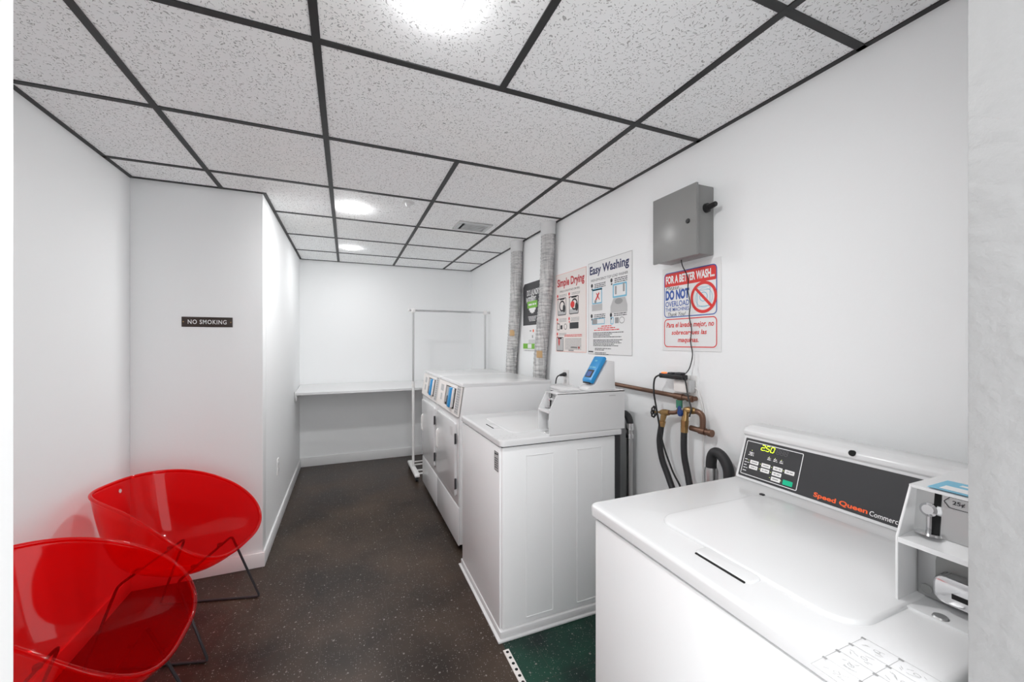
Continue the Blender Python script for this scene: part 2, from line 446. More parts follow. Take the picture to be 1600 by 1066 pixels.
struct('wall_passage', MB().box((XP-T_, YA+T_, 0), (XP, YB, ZC)), M['wall'])
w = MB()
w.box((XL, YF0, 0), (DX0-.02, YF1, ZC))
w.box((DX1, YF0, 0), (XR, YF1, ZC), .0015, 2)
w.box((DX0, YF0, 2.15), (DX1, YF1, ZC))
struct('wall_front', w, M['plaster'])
struct('trim_3', MB().box((DX0-.02, YF0-.01, 0), (DX0, YF1, 2.15), .0004), M['white_trim'])   # painted door jamb
def board(name, lo, hi): struct(name, MB().box(lo, hi, .004), M['base'])
board('baseboard_left', (XP, YA, 0), (XP+.012, YB-.012, .095))
board('baseboard_back', (XP, YB-.012, 0), (XR, YB, .105))
board('baseboard_alcove', (XL, YA-.012, 0), (XP+.012, YA, .09))
board('baseboard_alcove_side', (XL, YF1, 0), (XL+.012, YA-.012, .09))
# black suspension grid: main runners along the room and cross tees
TX0, TY0, TT, TYS = -0.0858, 1.9821, .6096, .6268
g = MB()
zb = ZC-.004
def tee(x0, y0, x1, y1, w_=.024):
    if abs(x1-x0) > abs(y1-y0): g.box((x0, y0-w_/2, zb), (x1, y0+w_/2, ZC+.001))
    else: g.box((x0-w_/2, y0, zb-.0004), (x0+w_/2, y1, ZC+.001))
rows = [TY0 + j*TYS for j in range(-2, 5)]
tee(TX0-TT, YF1, TX0-TT, YA); tee(TX0, YF1, TX0, YB); tee(TX0+2*TT, YF1, TX0+2*TT, YB)
tee(TX0+TT, YF1, TX0+TT, rows[1]); tee(TX0+TT, rows[2], TX0+TT, YB)
for j, y in enumerate(rows): tee(XL if y < YA else XP, y, XR, y)
struct('trim_1', g, M['grid'])
g = MB()
for lo, hi in (((XR-.02, YF1, zb), (XR, YB, ZC)), ((XP, YB-.02, zb), (XR-.02, YB, ZC)), ((XP, YA-.02, zb), (XP+.02, YB-.02, ZC)),
               ((XL, YA-.02, zb), (XP, YA, ZC)), ((XL, YF1, zb), (XL+.02, YA-.02, ZC))): g.box(lo, hi)
struct('trim_2', g, M['grid'])

# ------------------------------------------------------------------ lamps, vent, sprinkler
LBL = ['round recessed downlight nearest the doorway, overexposed at the top edge',
       'round recessed downlight in the middle of the ceiling, above the corridor',
       'small farthest recessed downlight, close to the back wall']
for (x, y), lb, radiance in zip(LAMPS, LBL, LAMP_L):
    t = thing('recessed_downlight', lb, 'ceiling light', (x, y, ZC), group='recessed downlights')
    b = bmesh.new(); n = 40; prof = [(.0655, -.003), (.067, -.0045), (.069, -.0035), (.070, 0)]
    rg = [[b.verts.new((r*math.cos(2*math.pi*i/n), r*math.sin(2*math.pi*i/n), z)) for i in range(n)] for r, z in prof]
    for A, B in zip(rg, rg[1:]):
        for i in range(n): b.faces.new((A[i], A[(i+1) % n], B[(i+1) % n], B[i]))
    obj('trim_ring', b, M['white_trim'], t, local=True)
    b = bmesh.new(); prof = [(.0660, -.003), (.0645, -.0070), (.058, -.0105), (.046, -.0130), (.031, -.0142), (.015, -.0148)]
    rg = [[b.verts.new((r*math.cos(2*math.pi*i/n), r*math.sin(2*math.pi*i/n), z)) for i in range(n)] for r, z in prof]
    for A, B in zip(rg, rg[1:]):
        for i in range(n): b.faces.new((A[i], A[(i+1) % n], B[(i+1) % n], B[i]))
    c_ = b.verts.new((0, 0, -.015))
    for i in range(n): b.faces.new((rg[-1][i], rg[-1][(i+1) % n], c_))
    bmesh.ops.recalc_face_normals(b, faces=b.faces[:])
    obj('lens', b, emit('lamp_lens', (1, 1, 1), radiance), t, local=True, label='glowing domed lens')
VX0, VX1, VY0, VY1 = .795, 1.07, 2.95, 3.17
t = thing('exhaust_vent', 'grey metal exhaust grille set in a ceiling tile above the dryers', 'vent', (.93, 3.06, ZC))
f = MB()
for lo, hi in (((VX0, VY0, ZC-.012), (VX1, VY0+.028, ZC)), ((VX0, VY1-.028, ZC-.012), (VX1, VY1, ZC)),
               ((VX0, VY0+.028, ZC-.012), (VX0+.035, VY1-.028, ZC)), ((VX1-.035, VY0+.028, ZC-.012), (VX1, VY1-.028, ZC))): f.box(lo, hi, .003)
obj('frame', f, M['steel'], t)
obj('damper', MB().box((VX0+.035, VY0+.03, ZC-.003), (VX0+.055, VY1-.03, ZC-.0005)), M['hole'], t)
s = MB()
for i in range(7):
    y = VY0+.036+i*.0235
    s.box((VX0+.056, y, ZC-.009), (VX1-.036, y+.016, ZC-.001))
obj('louvre', s, M['steel'], t)
t = thing('fire_sprinkler', 'small white round sprinkler cover under the middle ceiling tile', 'sprinkler', (.378, 2.70, ZC))
obj('cover', MB().tube([(.378, 2.70, ZC), (.378, 2.70, ZC-.004), (.378, 2.70, ZC-.006)], [.042, .042, .036], 28), M['white_trim'], t)
obj('head', MB().tube([(.378, 2.70, ZC-.006), (.378, 2.70, ZC-.02), (.378, 2.70, ZC-.03)], [.02, .018, .012], 20), M['white_trim'], t)

# ------------------------------------------------------------------ washing machines
def slab(mb, x0, y0, x1, y1, z0, z1, r, bev=.006, n=6):
    """rounded rectangle slab with a rolled top edge"""
    P = Plane((0, 0, 0), (1, 0, 0), (0, 1, 0))
    levels = [(0, z0), (0, z1-bev)] + [(bev*(1-math.cos(a)), z1-bev*(1-math.sin(a))) for a in (math.pi/6, math.pi/3, math.pi/2)]
    b = bmesh.new(); rings = []
    for ins, z in levels:
        rings.append([b.verts.new((px, py, z)) for px, py in P.rrect(x0+ins, y0+ins, x1-ins, y1-ins, max(r-ins, .001), n)])
    k = len(rings[0])
    for A, B in zip(rings, rings[1:]):
        for i in range(k): b.faces.new((A[i], A[(i+1) % k], B[(i+1) % k], B[i]))
    b.faces.new(rings[0][::-1]); b.faces.new(rings[-1])
    mb._merge(b); return mb

SEG = {'0': 'abcdef', '2': 'abged', '5': 'afgcd', '8': 'abcdefg'}
def seven(P, mb, s, a, b, w, h, pitch, l):
    """slanted seven segment digits"""
    sk = .16
    def seg(x0, y0, x1, y1): P.line(mb, a+x0+y0*sk, b+y0, a+x1+y1*sk, b+y1, .0017, l)
    x = 0
    for ch in s:
        if ch == '.':
            P.disc(mb, a+x-pitch+w+.0022, b+.0008, .0013, None, l, 8); continue
        g_ = .0008
        for q in SEG[ch]:
            seg(*{'a': (x+g_, h, x+w-g_, h), 'b': (x+w, h-g_, x+w, h/2+g_), 'c': (x+w, h/2-g_, x+w, g_), 'd': (x+g_, 0, x+w-g_, 0),
                  'e': (x, h/2-g_, x, g_), 'f': (x, h-g_, x, h/2+g_), 'g': (x+g_, h/2, x+w-g_, h/2)}[q])
        x += pitch
def washer(x0, y0, label, full):
    """x0 front face, y0 near side; full: the near one, console graphics in view"""
    W, D, ZT = .70, .70, .940
    y1 = y0+W
    t = thing('washing_machine', label, 'washing machine', (x0+D/2, y0+W/2, 0), group='coin operated top load washers')
    c = MB(); c.box((x0+.012, y0+.012, .045), (x0+D-.04, y1-.012, ZT-.034), .012, 3)
    # folded corner post and shallow pressed panels on the side
    for sy, d in ((y0+.012, -1), (y1-.012, 1)):
        for a, b_ in ((.135, .285), (.42, .575)):
            lo_, hi_ = min(sy, sy+d*.0022), max(sy, sy+d*.0022)
            for u0, v0, u1, v1 in ((a, .075, a+.004, .855), (b_-.004, .075, b_, .855), (a, .075, b_, .079), (a, .851, b_, .855)):
                c.box((x0+u0, lo_, v0), (x0+u1, hi_, v1), .0009, 1)
    obj('cabinet', c, M['enamel_lifted'], t)
    obj('front_panel', MB().box((x0+.004, y0+.026, .047), (x0+.016, y1-.026, ZT-.037), .005, 2), M['enamel_lifted'], t)
    k = MB(); k.box((x0-.012, y0-.006, 0), (x0+D-.03, y1+.006, .012), .004); k.box((x0, y0+.004, .012), (x0+D-.04, y1-.004, .046), .006)
    obj('base_tray', k, M['enamel'], t)
    obj('gap_seal', MB().box((x0+.010, y0+.010, ZT-.036), (x0+D-.03, y1-.010, ZT-.030)), M['dark'], t)
    top = MB(); slab(top, x0, y0, x0+D, y1, ZT-.030, ZT, .022, .009)
    obj('top', top, M['enamel'], t)
    obj('back_shade_strip', MB().box((x0+D-.04, y0+.02, .05), (x0+D-.005, y1-.02, ZT-.036)), M['graphite'], t)  # dark strip standing in for the shadow behind the cabinet
    ld = MB(); slab(ld, x0+.10, y0+.105, x0+.515, y0+.545, ZT-.001, ZT+.007, .055, .006, 8)
    lid = obj('lid', ld, M['enamel'], t)
    lip = MB(); slab(lip, x0+.062, y0+.255, x0+.102, y0+.385, ZT-.001, ZT+.004, .012, .0035)
    obj('lid_lip', lip, M['enamel'], lid)
    obj('finger_slot', MB().box((x0+.058, y0+.262, ZT-.001), (x0+.0625, y0+.378, ZT+.0026), .001), M['hole'], lid)
    obj('hinge_pin', MB().box((x0+.507, y0+.540, ZT), (x0+.517, y0+.552, ZT+.004), .001), M['graphite'], lid)
    # console: sloping fascia, rolled hood
    xc = x0+.590
    pr = [(xc, ZT), (xc+.001, ZT+.006), (xc+.046, ZT+.138), (xc+.040, ZT+.143), (xc+.040, ZT+.155), (xc+.048, ZT+.164), (xc+.075, ZT+.171), (xc+.135, ZT+.171), (xc+.135, ZT)]
    con = obj('console', MB().prism(pr, 'y', y0+.125, y1-.004, .003, 2), M['enamel'], t)
    P = Plane((xc+.0017, y1-.010, ZT+.0095), (0, -1, 0), (.045, 0, .132))
    wdt = y1-.010-(y0+.128)
    pb = MB(); P.poly(pb, P.rrect(0.004, 0, wdt, .128, .003), .0008)
    pan = obj('control_panel', pb, M['panel_black'], con, smooth=0)
    if full:
        a = MB(); P.rframe(a, .010, .007, .192, .120, .004, .0022, .0012); obj('outline', a, M['white_ink'], con, smooth=0)
        a = MB(); seven(P, a, '2.50', .062, .099, .0105, .0165, .0155, .0014); obj('display', a, M['digit'], con, smooth=0, label='lit yellow-green price digits 2.50')
        a = MB(); seven(P, a, '888', .112, .0985, .0085, .0150, .0125, .0012); obj('unlit_digits', a, M['dim'], con, smooth=0)
        for bx, by in ((.050, .053), (.050, .0365), (.089, .053), (.089, .037), (.127, .0535), (.127, .037), (.127, .0205), (.163, .0535)):
            q = MB(); P.poly(q, P.rrect(bx-.0145, by-.0062, bx+.0145, by+.0062, .002), .0014)
            bo = obj('button', q, M['plastic_w'], con, smooth=0)
            q = MB(); P.dashes(q, bx-.009, by-.002, bx+.010, .004, R, l=.0018); obj('legend_print', q, M['grey_ink'], bo, smooth=0) if False else q.bm.free()
        q = MB()
        for bx, by in ((.050, .053), (.050, .0365), (.089, .053), (.089, .037), (.127, .0535), (.127, .037), (.127, .0205), (.163, .0535)):
            P.dashes(q, bx-.009, by-.0022, bx+.010, .0044, R, l=.0018)
        obj('button_print', q, M['grey_ink'], con, smooth=0)
        q = MB(); P.poly(q, P.rrect(.149, .0135, .178, .0285, .002), .0014); obj('start_button', q, M['green_btn'], con, smooth=0, label='green start button')
        q = MB()
        for lx, ly in ((.034, .090), (.030, .056), (.071, .054), (.071, .038), (.108, .054), (.108, .038), (.108, .021), (.145, .054), (.143, .022), (.094, .084), (.113, .084), (.133, .084)):
            P.disc(q, lx, ly, .0010, None, .0014, 10)
        print_obj('indicator', q, M['led'], con, smooth=0)
        q = MB()
        for lx, ly, lw in ((.026, .081, .016), (.028, .0765, .014), (.024, .072, .019), (.016, .056, .010), (.016, .0465, .016), (.016, .037, .011), (.016, .028, .014), (.016, .0185, .012), (.090, .078, .010), (.089, .073, .013), (.109, .078, .010), (.108, .073, .013), (.129, .078, .009), (.128, .073, .011)):
            P.dashes(q, lx, ly, lx+lw, .0036, R, l=.0012)
        print_obj('panel_print', q, M['white_ink'], con, smooth=0)
        q = MB(); P.text(q, 'Speed Queen', .238, .0045, .128, .0170, .030, 0, 1.0, .0014); obj('brand_lettering', q, M['orange_ink'], con, smooth=0, label='orange Speed Queen lettering')
        q = MB(); P.text(q, 'Commercial', .3700, .0068, .0690, .0125, .006, 0, 1.0, .0014); obj('model_lettering', q, M['white_ink'], con, smooth=0, label='white Commercial lettering')
        q = MB(); q.tube([(xc+.047, y0+.376, ZT+.1555), (xc+.0385, y0+.376, ZT+.1575)], [.0085, .008], 18); obj('hood_plug', q, M['hole'], con)
    # coin box: two side cheeks, nose shelf, sloping coin plate, recessed vault door
    xb, bw = x0+.255, .122
    prof = [(xb, ZT), (xb, ZT+.117), (xb+.046, ZT+.202), (xb+.455, ZT+.204), (xb+.455, ZT)]
    cb = MB()
    cb.prism(prof, 'y', y0+bw-.004, y0+bw, .001, 1)
    cb.prism(prof, 'y', y0+.001, y0+.005, .001, 1)
    cb.prism([(xb+.046, ZT+.198), (xb+.046, ZT+.203), (xb+.455, ZT+.2045), (xb+.455, ZT+.198)], 'y', y0+.001, y0+bw)
    cb.box((xb+.070, y0+.005, ZT+.001), (xb+.455, y0+bw-.004, ZT+.199))
    cb.prism([(xb+.001, ZT+.108), (xb, ZT+.117), (xb+.06, ZT+.121), (xb+.06, ZT+.112)], 'y', y0+.004, y0+bw-.004)
    cb.box((xb-.0, y0+.004, ZT), (xb+.08, y0+bw-.004, ZT+.004))
    box = obj('coin_box', cb, M['enamel'], t)
    pl = MB(); pl.prism([(xb+.052, ZT+.121), (xb+.064, ZT+.197), (xb+.072, ZT+.197), (xb+.072, ZT+.121)], 'y', y0+.005, y0+bw-.004)
    plate = obj('coin_plate', pl, M['steel'], box)
    sl = Plane((xb+.052, y0+bw-.004, ZT+.121), (0, -1, 0), (.012, 0, .076))
    a = MB(); sl.rect(a, .024, .004, .034, .036, .001); sl.rect(a, .024, .052, .033, .078, .001); print_obj('coin_slot', a, M['hole'], box, smooth=0)
    a = MB(); a.tube([sl.p(.020, .043, .0), sl.p(.020, .043, .008), sl.p(.020, .043, .011)], [.012, .012, .008], 22)
    a.tube([sl.p(.021, .003, .001), sl.p(.021, .040, .004)], .0045, 10)
    obj('coin_chute', a, M['chrome'], box)
    a = MB(); a.tube([sl.p(.024, .0015, .012), sl.p(.024, .0055, .012)], [.017, .0155], 22); obj('chute_lip', a, M['chrome'], box)
    a = MB(); [sl.line(a, *p_, .0011, .0009) for p_ in ((.036, .064, .043, .073), (.043, .073, .090, .073), (.090, .073, .090, .055), (.090, .055, .043, .055), (.043, .055, .036, .064))]; obj('price_outline', a, M['ink'], box, smooth=0)
    a = MB(); sl.text(a, '25\u00a2', .0465, .0600, .015, .0080, .02, 0, 1, .0009); obj('price_mark', a, M['ink'], box, smooth=0)
    vd = MB(); vd.box((xb+.060, y0+.007, ZT+.006), (xb+.0705, y0+bw-.006, ZT+.108), .002)
    obj('vault_door', vd, M['steel'], box)
    a = MB(); a.prism(Plane((0, 0, 0), (1, 0, 0), (0, 1, 0)).rrect(y0+.006+.004, ZT+.018, y0+.092, ZT+.098, .022), 'x', xb+.0595, xb+.062)
    obj('vault_recess', a, M['greymetal'], box)
    a = MB(); a.prism(Plane((0, 0, 0), (1, 0, 0), (0, 1, 0)).rrect(y0+.020, ZT+.020, y0+.086, ZT+.066, .016), 'x', xb+.032, xb+.062, .004)
    obj('coin_drawer', a, M['chrome'], box)
    a = MB(); a.box((xb+.0312, y0+.043, ZT+.034), (xb+.0325, y0+.062, ZT+.042)); obj('key_slot', a, M['hole'], box)
    a = MB(); a.tube([(xb+.058, y0+bw-.018, ZT+.020), (xb+.0605, y0+bw-.018, ZT+.020)], .008, 18); obj('lock_plug', a, M['greymetal'], box)
    a = MB()
    for yy in (y0+.068, y0+.024): a.tube([(xb+.012, yy, ZT+.0035), (xb+.012, yy, ZT+.0065)], [.011, .009], 18)
    print_obj('screw', a, M['steel'], box)
    # instruction pictograms printed on the top
    Q = Plane((x0-.02, y0+.105, ZT+.0004), (0, -1, 0), (1, 0, 0))
    Q = Plane((x0+.102, y0+.094, ZT), (0, -1, 0), (1, 0, 0))
    a = MB()
    w1, w2 = .052, .090
    for i in range(5): Q.line(a, 0, -.0325*i, w2, -.0325*i, .0005, .0004)
    for xx in (0, w1/1.15, w2): Q.line(a, xx, 0, xx, -.13, .0005, .0004)
    for i in range(4):
        for xx in (0, w1/1.15):
            Q.rect(a, xx-.002, -.0325*i-.0045, xx+.004, -.0325*i, .0005)
            for q in range(6):
                px, py = xx+R.uniform(.006, .030), -.0325*i-R.uniform(.008, .026)
                Q.line(a, px, py, px+R.uniform(.003, .010), py+R.uniform(-.006, .006), .0005, .0005)
            Q.ring(a, xx+.024, -.0325*i-.016, .004, .003, .0005, .0005, 12)
    obj('pictogram_print', a, M['grey_ink'], t, smooth=0)
    return t, xb, ZT, bw

washer(.640, .265, 'white top load washer with a charcoal control panel reading 2.50', True)
t2, xb2, ZT2, bw2 = washer(.660, 1.722, 'white top load washer beside the dryers, with a blue card reader on its coin box', False)
WX, WY = .660, 1.722
# sticker on the far washer's front
P = Plane((WX+.004, WY+.092, .782), (0, -1, 0), (0, 0, 1))
a = MB(); P.rect(a, 0, 0, .055, .092, .0006); st = obj('sticker', a, M['light_ink'], t2, smooth=0)
a = MB(); P.rframe(a, 0, 0, .055, .092, .001, .003, .001); P.rect(a, .006, .076, .032, .084, .001); P.rect(a, .036, .079, .05, .086, .001)
for i in range(5): P.dashes(a, .008, .012+i*.011, .047, .007, R, l=.001)
obj('sticker_print', a, M['ink'], st, smooth=0)
# payment terminal on the far coin box
zb2 = ZT2+.204
y_, yb_ = WY+.018, WY+.104
pt = obj('payment_terminal', MB().prism([(1.150, zb2), (1.150, zb2+.016), (1.165, zb2+.026), (1.195, zb2+.034), (1.275, zb2+.158), (1.318, zb2+.152), (1.322, zb2)], 'y', y_, yb_, .004, 2), M['enamel'], t2)
D_ = Vector((.080, 0, .124)).normalized(); Nn = Vector((-D_.z, 0, D_.x))
o0 = Vector((1.190, 0, zb2+.040))
rd = MB()
pp = [o0 - D_*.004 + Nn*.002, o0 + D_*.150 + Nn*.002, o0 + D_*.154 + Nn*.016, o0 + D_*.146 + Nn*.027, o0 + D_*.004 + Nn*.027, o0 - D_*.008 + Nn*.018]
rd.prism([(p.x, p.z) for p in pp], 'y', y_+.002, yb_-.002, .004, 3)
rdo = obj('card_reader', rd, M['blue'], pt, label='blue card reader')
P = Plane(o0 + Nn*.0272 + Vector((0, yb_-.006, 0)), (0, -1, 0), D_)
a = MB(); P.poly(a, P.rrect(.008, .018, .066, .064, .003), .0006)
a2 = MB(); P.rect(a2, .016, .024, .052, .054, .0012); 
sc_ = None
o_ = obj('screen_bezel', a, M['black'], pt, smooth=0); obj('screen', a2, M['screen'], pt, smooth=0, label='blue lcd screen')
a = MB(); P.rect(a, .026, .116, .046, .124, .0008); P.dashes(a, .010, .074, .062, .011, R, l=.0008)
print_obj('reader_print', a, M['sky_ink'], pt, smooth=0)
rd = MB(); p0 = o0 - D_*.006 + Nn*.012
rd.box((p0.x-.010, y_+.012, p0.z-.004), (p0.x+.004, yb_-.012, p0.z+.004), .001); obj('card_slot', rd, M['black'], pt)
a = MB(); a.prism([(1.13, zb2), (1.13, zb2+.0008), (1.0, zb2+.0006), (1.0, zb2)], 'y', WY+.03, WY+.09); obj('decal', a, M['light_ink'], t2, smooth=0)
a = MB(); a.box((1.27, WY-.0002, ZT2+.176), (1.31, WY+.002, ZT2+.182)); obj('vent_slot', a, M['light_ink'], t2)
# sticker on the near coin box
NX, NY, NZ = .640, .265, .940
t1 = [o for o in bpy.data.objects if o.name == 'washing_machine'][0]
P = Plane((NX+.305, NY+.100, NZ+.2046), (0, -1, 0), (1, 0, .004))
a = MB(); P.rect(a, 0, 0, .095, .075, .0006); st = obj('sticker', a, M['sky_ink'], t1, smooth=0, label='blue sticker on the coin box top')
a = MB(); P.rect(a, .012, .010, .055, .036, .001); P.dashes(a, .024, .046, .085, .017, R, l=.001); obj('sticker_print', a, M['white_ink'], st, smooth=0)
a = MB(); P.rect(a, .060, .008, .093, .034, .001); obj('sticker_panel', a, M['grey_ink'], st, smooth=0)

# ------------------------------------------------------------------ dryers
def dryer(y0, label):
    W, x0, xk, ZT = .680, .690, 1.385, 1.118
    y1 = y0+W; ZC_ = .895
    t = thing('dryer', label, 'dryer', ((x0+xk)/2, y0+W/2, 0), group='front load dryers')
    c = MB(); c.box((x0+.012, y0+.002, .035), (xk, y1-.002, ZC_+.002), .006)
    c.prism([(x0+.012, ZC_), (x0+.042, ZT-.022), (xk, ZT-.022), (xk, ZC_)], 'y', y0+.003, y1-.003, .002, 1)
    obj('cabinet', c, M['enamel_lifted'], t)
    obj('plinth', MB().box((x0+.05, y0+.01, 0), (xk-.02, y1-.01, .036)), M['dark'], t)
    obj('lower_panel', MB().box((x0, y0+.004, .030), (x0+.014, y1-.004, .285), .006), M['enamel'], t)
    obj('front_frame', MB().box((x0+.003, y0+.004, .292), (x0+.014, y1-.004, ZC_-.006), .004), M['enamel'], t)
    top = MB(); slab(top, x0+.028, y0+.001, xk+.010, y1-.001, ZT-.022, ZT, .012, .007); obj('top', top, M['enamel'], t)
    P = Plane((x0+.003, y1-.055, .345), (0, -1, 0), (0, 0, 1))
    d = MB(); b = MB()
    pts = P.rrect(y0+.045, .350, y1-.050, .850, .022)
    d.prism(pts, 'x', x0-.014, x0+.004, .005, 2)
    door = obj('door', d, M['enamel'], t)
    hz0, hz1, hy = .560, .700, y1-.105
    h = MB(); h.tube(smooth_path([(x0-.012, hy, hz1), (x0-.022, hy, hz1-.012), (x0-.023, hy, (hz0+hz1)/2), (x0-.022, hy, hz0+.012), (x0-.012, hy, hz0)], 5), .008, 10)
    h.box((x0-.016, hy-.012, hz0-.012), (x0-.012, hy+.012, hz1+.012), .002)
    obj('handle', h, M['plastic_w'], door)
    for hz in (.440, .745):
        h = MB(); h.box((x0-.016, y0+.030, hz-.035), (x0-.004, y0+.044, hz+.035), .002); h.cyl((x0-.016, y0+.030, hz-.035), (x0-.016, y0+.030, hz+.035), .004, 10)
        obj('hinge', h, M['graphite'], door)
    S = Plane((x0-.0142, y0+.190, .800), (0, -1, 0), (0, 0, 1)); a = MB()
    for i in range(5): S.dashes(a, 0, -i*.012, .085, .008, R, l=.0006)
    obj('door_label', a, M['light_ink'], door, smooth=0)
    # sloping fascia with an opening
    up = Vector((.030, 0, ZT-.026-ZC_)); F = Plane((x0+.004, y1-.004, ZC_), (0, -1, 0), up); H = up.length; Wd = W-.008
    f = MB()
    def slabp(a0, b0, a1, b1, l0=0.0, l1=.010):
        q = bmesh.new()
        lo = [q.verts.new(F.p(a, b, l0)) for a, b in ((a0, b0), (a1, b0), (a1, b1), (a0, b1))]
        hi = [q.verts.new(F.p(a, b, l1)) for a, b in ((a0, b0), (a1, b0), (a1, b1), (a0, b1))]
        q.faces.new(lo[::-1]); q.faces.new(hi)
        for i in range(4): q.faces.new((lo[i], lo[(i+1) % 4], hi[(i+1) % 4], hi[i]))
        bmesh.ops.recalc_face_normals(q, faces=q.faces[:]); return q
    o0_, o1_ = .245, .545          # opening across the fascia
    for r_ in ((0, 0, o0_, H), (o1_, 0, Wd, H), (o0_, 0, o1_, .030), (o0_, H-.022, o1_, H)): f._merge(slabp(*r_))
    fas = obj('fascia', f, M['cream'], t, smooth=0)
    f = MB(); f._merge(slabp(o0_, .03, o1_, H-.022, .0005, .0015)); obj('recess', f, M['hole'], fas, smooth=0)
    f = MB(); f._merge(slabp(o0_+.015, .050, o0_+.110, H-.030, .001, .006)); obj('coin_plate', f, M['steel'], fas, smooth=0)
    f = MB(); f._merge(slabp(.090, .120, .180, H-.030, .0101, .0108)); f._merge(slabp(.110, .050, .160, .10, .0101, .0108)); print_obj('cycle_label', f, M['light_ink'], fas, smooth=0)
    f = MB(); f._merge(slabp(o1_+.028, .012, Wd-.008, H-.008, .0101, .0108)); il = obj('info_label', f, M['light_ink'], fas, smooth=0)
    a = MB()
    for i in range(11): F.dashes(a, o1_+.036, .022+i*.017, Wd-.016, .010, R, l=.0112)
    obj('label_print', a, M['grey_ink'], il, smooth=0)
    q = slabp(o0_+.160, .034, o0_+.262, H-.024, .002, .028)
    bmesh.ops.bevel(q, geom=q.edges[:], offset=.012, segments=3, profile=.5, affect='EDGES'); f = MB(); f._merge(q)
    rh = obj('reader_housing', f, M['plastic_w'], fas)
    q = slabp(o0_+.200, .036, o0_+.256, H-.022, .016, .040)
    bmesh.ops.bevel(q, geom=q.edges[:], offset=.010, segments=3, profile=.5, affect='EDGES'); f = MB(); f._merge(q)
    obj('card_reader', f, M['blue'], fas, label='blue card reader')
    f = MB(); f._merge(slabp(o0_+.150, .046, o0_+.178, .110, .022, .032)); obj('reader_screen', f, M['black'], fas, smooth=0)
    return t
dryer(2.588, 'white front load dryer standing between the top load washer and the other dryer')
dryer(3.276, 'white front load dryer at the end of the row, beside the clothes rack')

# ------------------------------------------------------------------ exhaust ducts
def duct(path, label, tape):
    t = thing('exhaust_duct', label, 'duct', (path[0][0], path[0][1], path[-1][2]), group='flexible dryer exhaust ducts')
    P = smooth_path(path, 60); b = bmesh.new(); rings = []; n = 28
    for i, p in enumerate(P):
        k = 1 + .035*math.sin(i*1.05) + R.uniform(-.012, .012)
        rings.append([b.verts.new((p.x + .047*k*math.cos(2*math.pi*j/n), p.y + .071*k*math.sin(2*math.pi*j/n), p.z)) for j in range(n)])
    for A, B in zip(rings, rings[1:]):
        for j in range(n): b.faces.new((A[j], A[(j+1) % n], B[(j+1) % n], B[j]))
    bmesh.ops.recalc_face_normals(b, faces=b.faces[:])
    obj('duct_hose', b, M['duct'], t, smooth=60)
    c = P[0]; b = bmesh.new(); rings = []
    for i in range(8):
        z = ZC - .0005 - i*.014
        k = 1.16 - .10*(i/7) + .03*math.sin(i*2.2)
        rings.append([b.verts.new((c.x + .047*k*(1+R.uniform(-.02, .02))*math.cos(2*math.pi*j/n), c.y + .071*k*(1+R.uniform(-.03, .03))*math.sin(2*math.pi*j/n), z)) for j in range(n)])
    for A, B in zip(rings, rings[1:]):
        for j in range(n): b.faces.new((A[j], A[(j+1) % n], B[(j+1) % n], B[j]))
    bmesh.ops.recalc_face_normals(b, faces=b.faces[:])
    obj('collar', b, M['white_trim'], t, smooth=70, label='crinkled pale tape collar at the ceiling')
    p = min(P, key=lambda q: abs(q.z-tape)); b = bmesh.new(); g_ = []
    for zz in (-.028, 0, .028):
        g_.append([b.verts.new((p.x + .051*math.cos(a_), p.y + .0755*math.sin(a_), p.z+zz)) for a_ in [math.radians(200+q*7) for q in range(8)]])
    for A, B in zip(g_, g_[1:]):
        for j in range(7): b.faces.new((A[j], A[j+1], B[j+1], B[j]))
    obj('tape_patch', b, M['tan'], t, label='tan tape patch')
duct([(1.454, 2.752, ZC), (1.454, 2.765, 2.10), (1.454, 2.795, 1.78), (1.454, 2.85, 1.50), (1.454, 2.905, 1.15), (1.454, 2.92, .6), (1.454, 2.92, .12)],
     'grey flexible exhaust duct beside the cream drying poster', 1.30)
duct([(1.454, 3.375, ZC), (1.454, 3.385, 2.10), (1.454, 3.41, 1.75), (1.454, 3.46, 1.45), (1.454, 3.51, 1.15), (1.454, 3.53, .6), (1.454, 3.53, .12)],
     'grey flexible exhaust duct nearer the back wall, beside the dark grey poster', 1.485)

# ------------------------------------------------------------------ posters and signs on the right wall
XW = XR - .0005
def sheet(t, y_l, y_r, z0, z1, m, th=.002, name='sheet'):
    o = obj(name, MB().box((XW-th, y_r, z0), (XW, y_l, z1)), m, t, smooth=0)
    return Plane((XW-th, y_l, z0), (0, -1, 0), (0, 0, 1))
# Easy Washing
t = thing('poster', 'white Easy Washing instruction poster with a thin dark border and blue pictures', 'poster', (XW, 2.045, 1.32))
P = sheet(t, 2.270, 1.822, 1.318, 1.925, M['paper']); w_, h_ = .448, .607
a = MB(); P.rframe(a, .002, .002, w_-.002, h_-.002, .002, .0022); obj('border', a, M['grey_ink'], t, smooth=0)
a = MB(); P.text(a, 'Easy Washing', .020, h_-.098, .400, .072, .028); obj('title', a, M['navy'], t, smooth=0, label='navy Easy Washing title')
a = MB(); P.text(a, 'HIGH-EFFICIENCY TOP LOAD WASHER', .035, h_-.128, .375, .016, .0); obj('subtitle', a, M['ink'], t, smooth=0)
a = MB()
for bx, bz, n_ in ((.075, .455, 3), (.285, .462, 3), (.072, .255, 3), (.280, .250, 2)):
    for i in range(n_): P.dashes(a, bx, bz-.011*i, bx+.12, .007, R)
    P.disc(a, bx-.03, bz-.002, .011, .013); P.rect(a, bx-.034, bz-.03, bx-.022, bz-.02)
for i, ln in enumerate((.31, .20, .18, .29, .0, .30, .27, .29, .22, .26, .0, .19, .12, .0, .14, .17)):
    if ln: P.dashes(a, .06+(.02 if i > 10 else 0), .138-.0092*i, .06+ln, .0062, R)
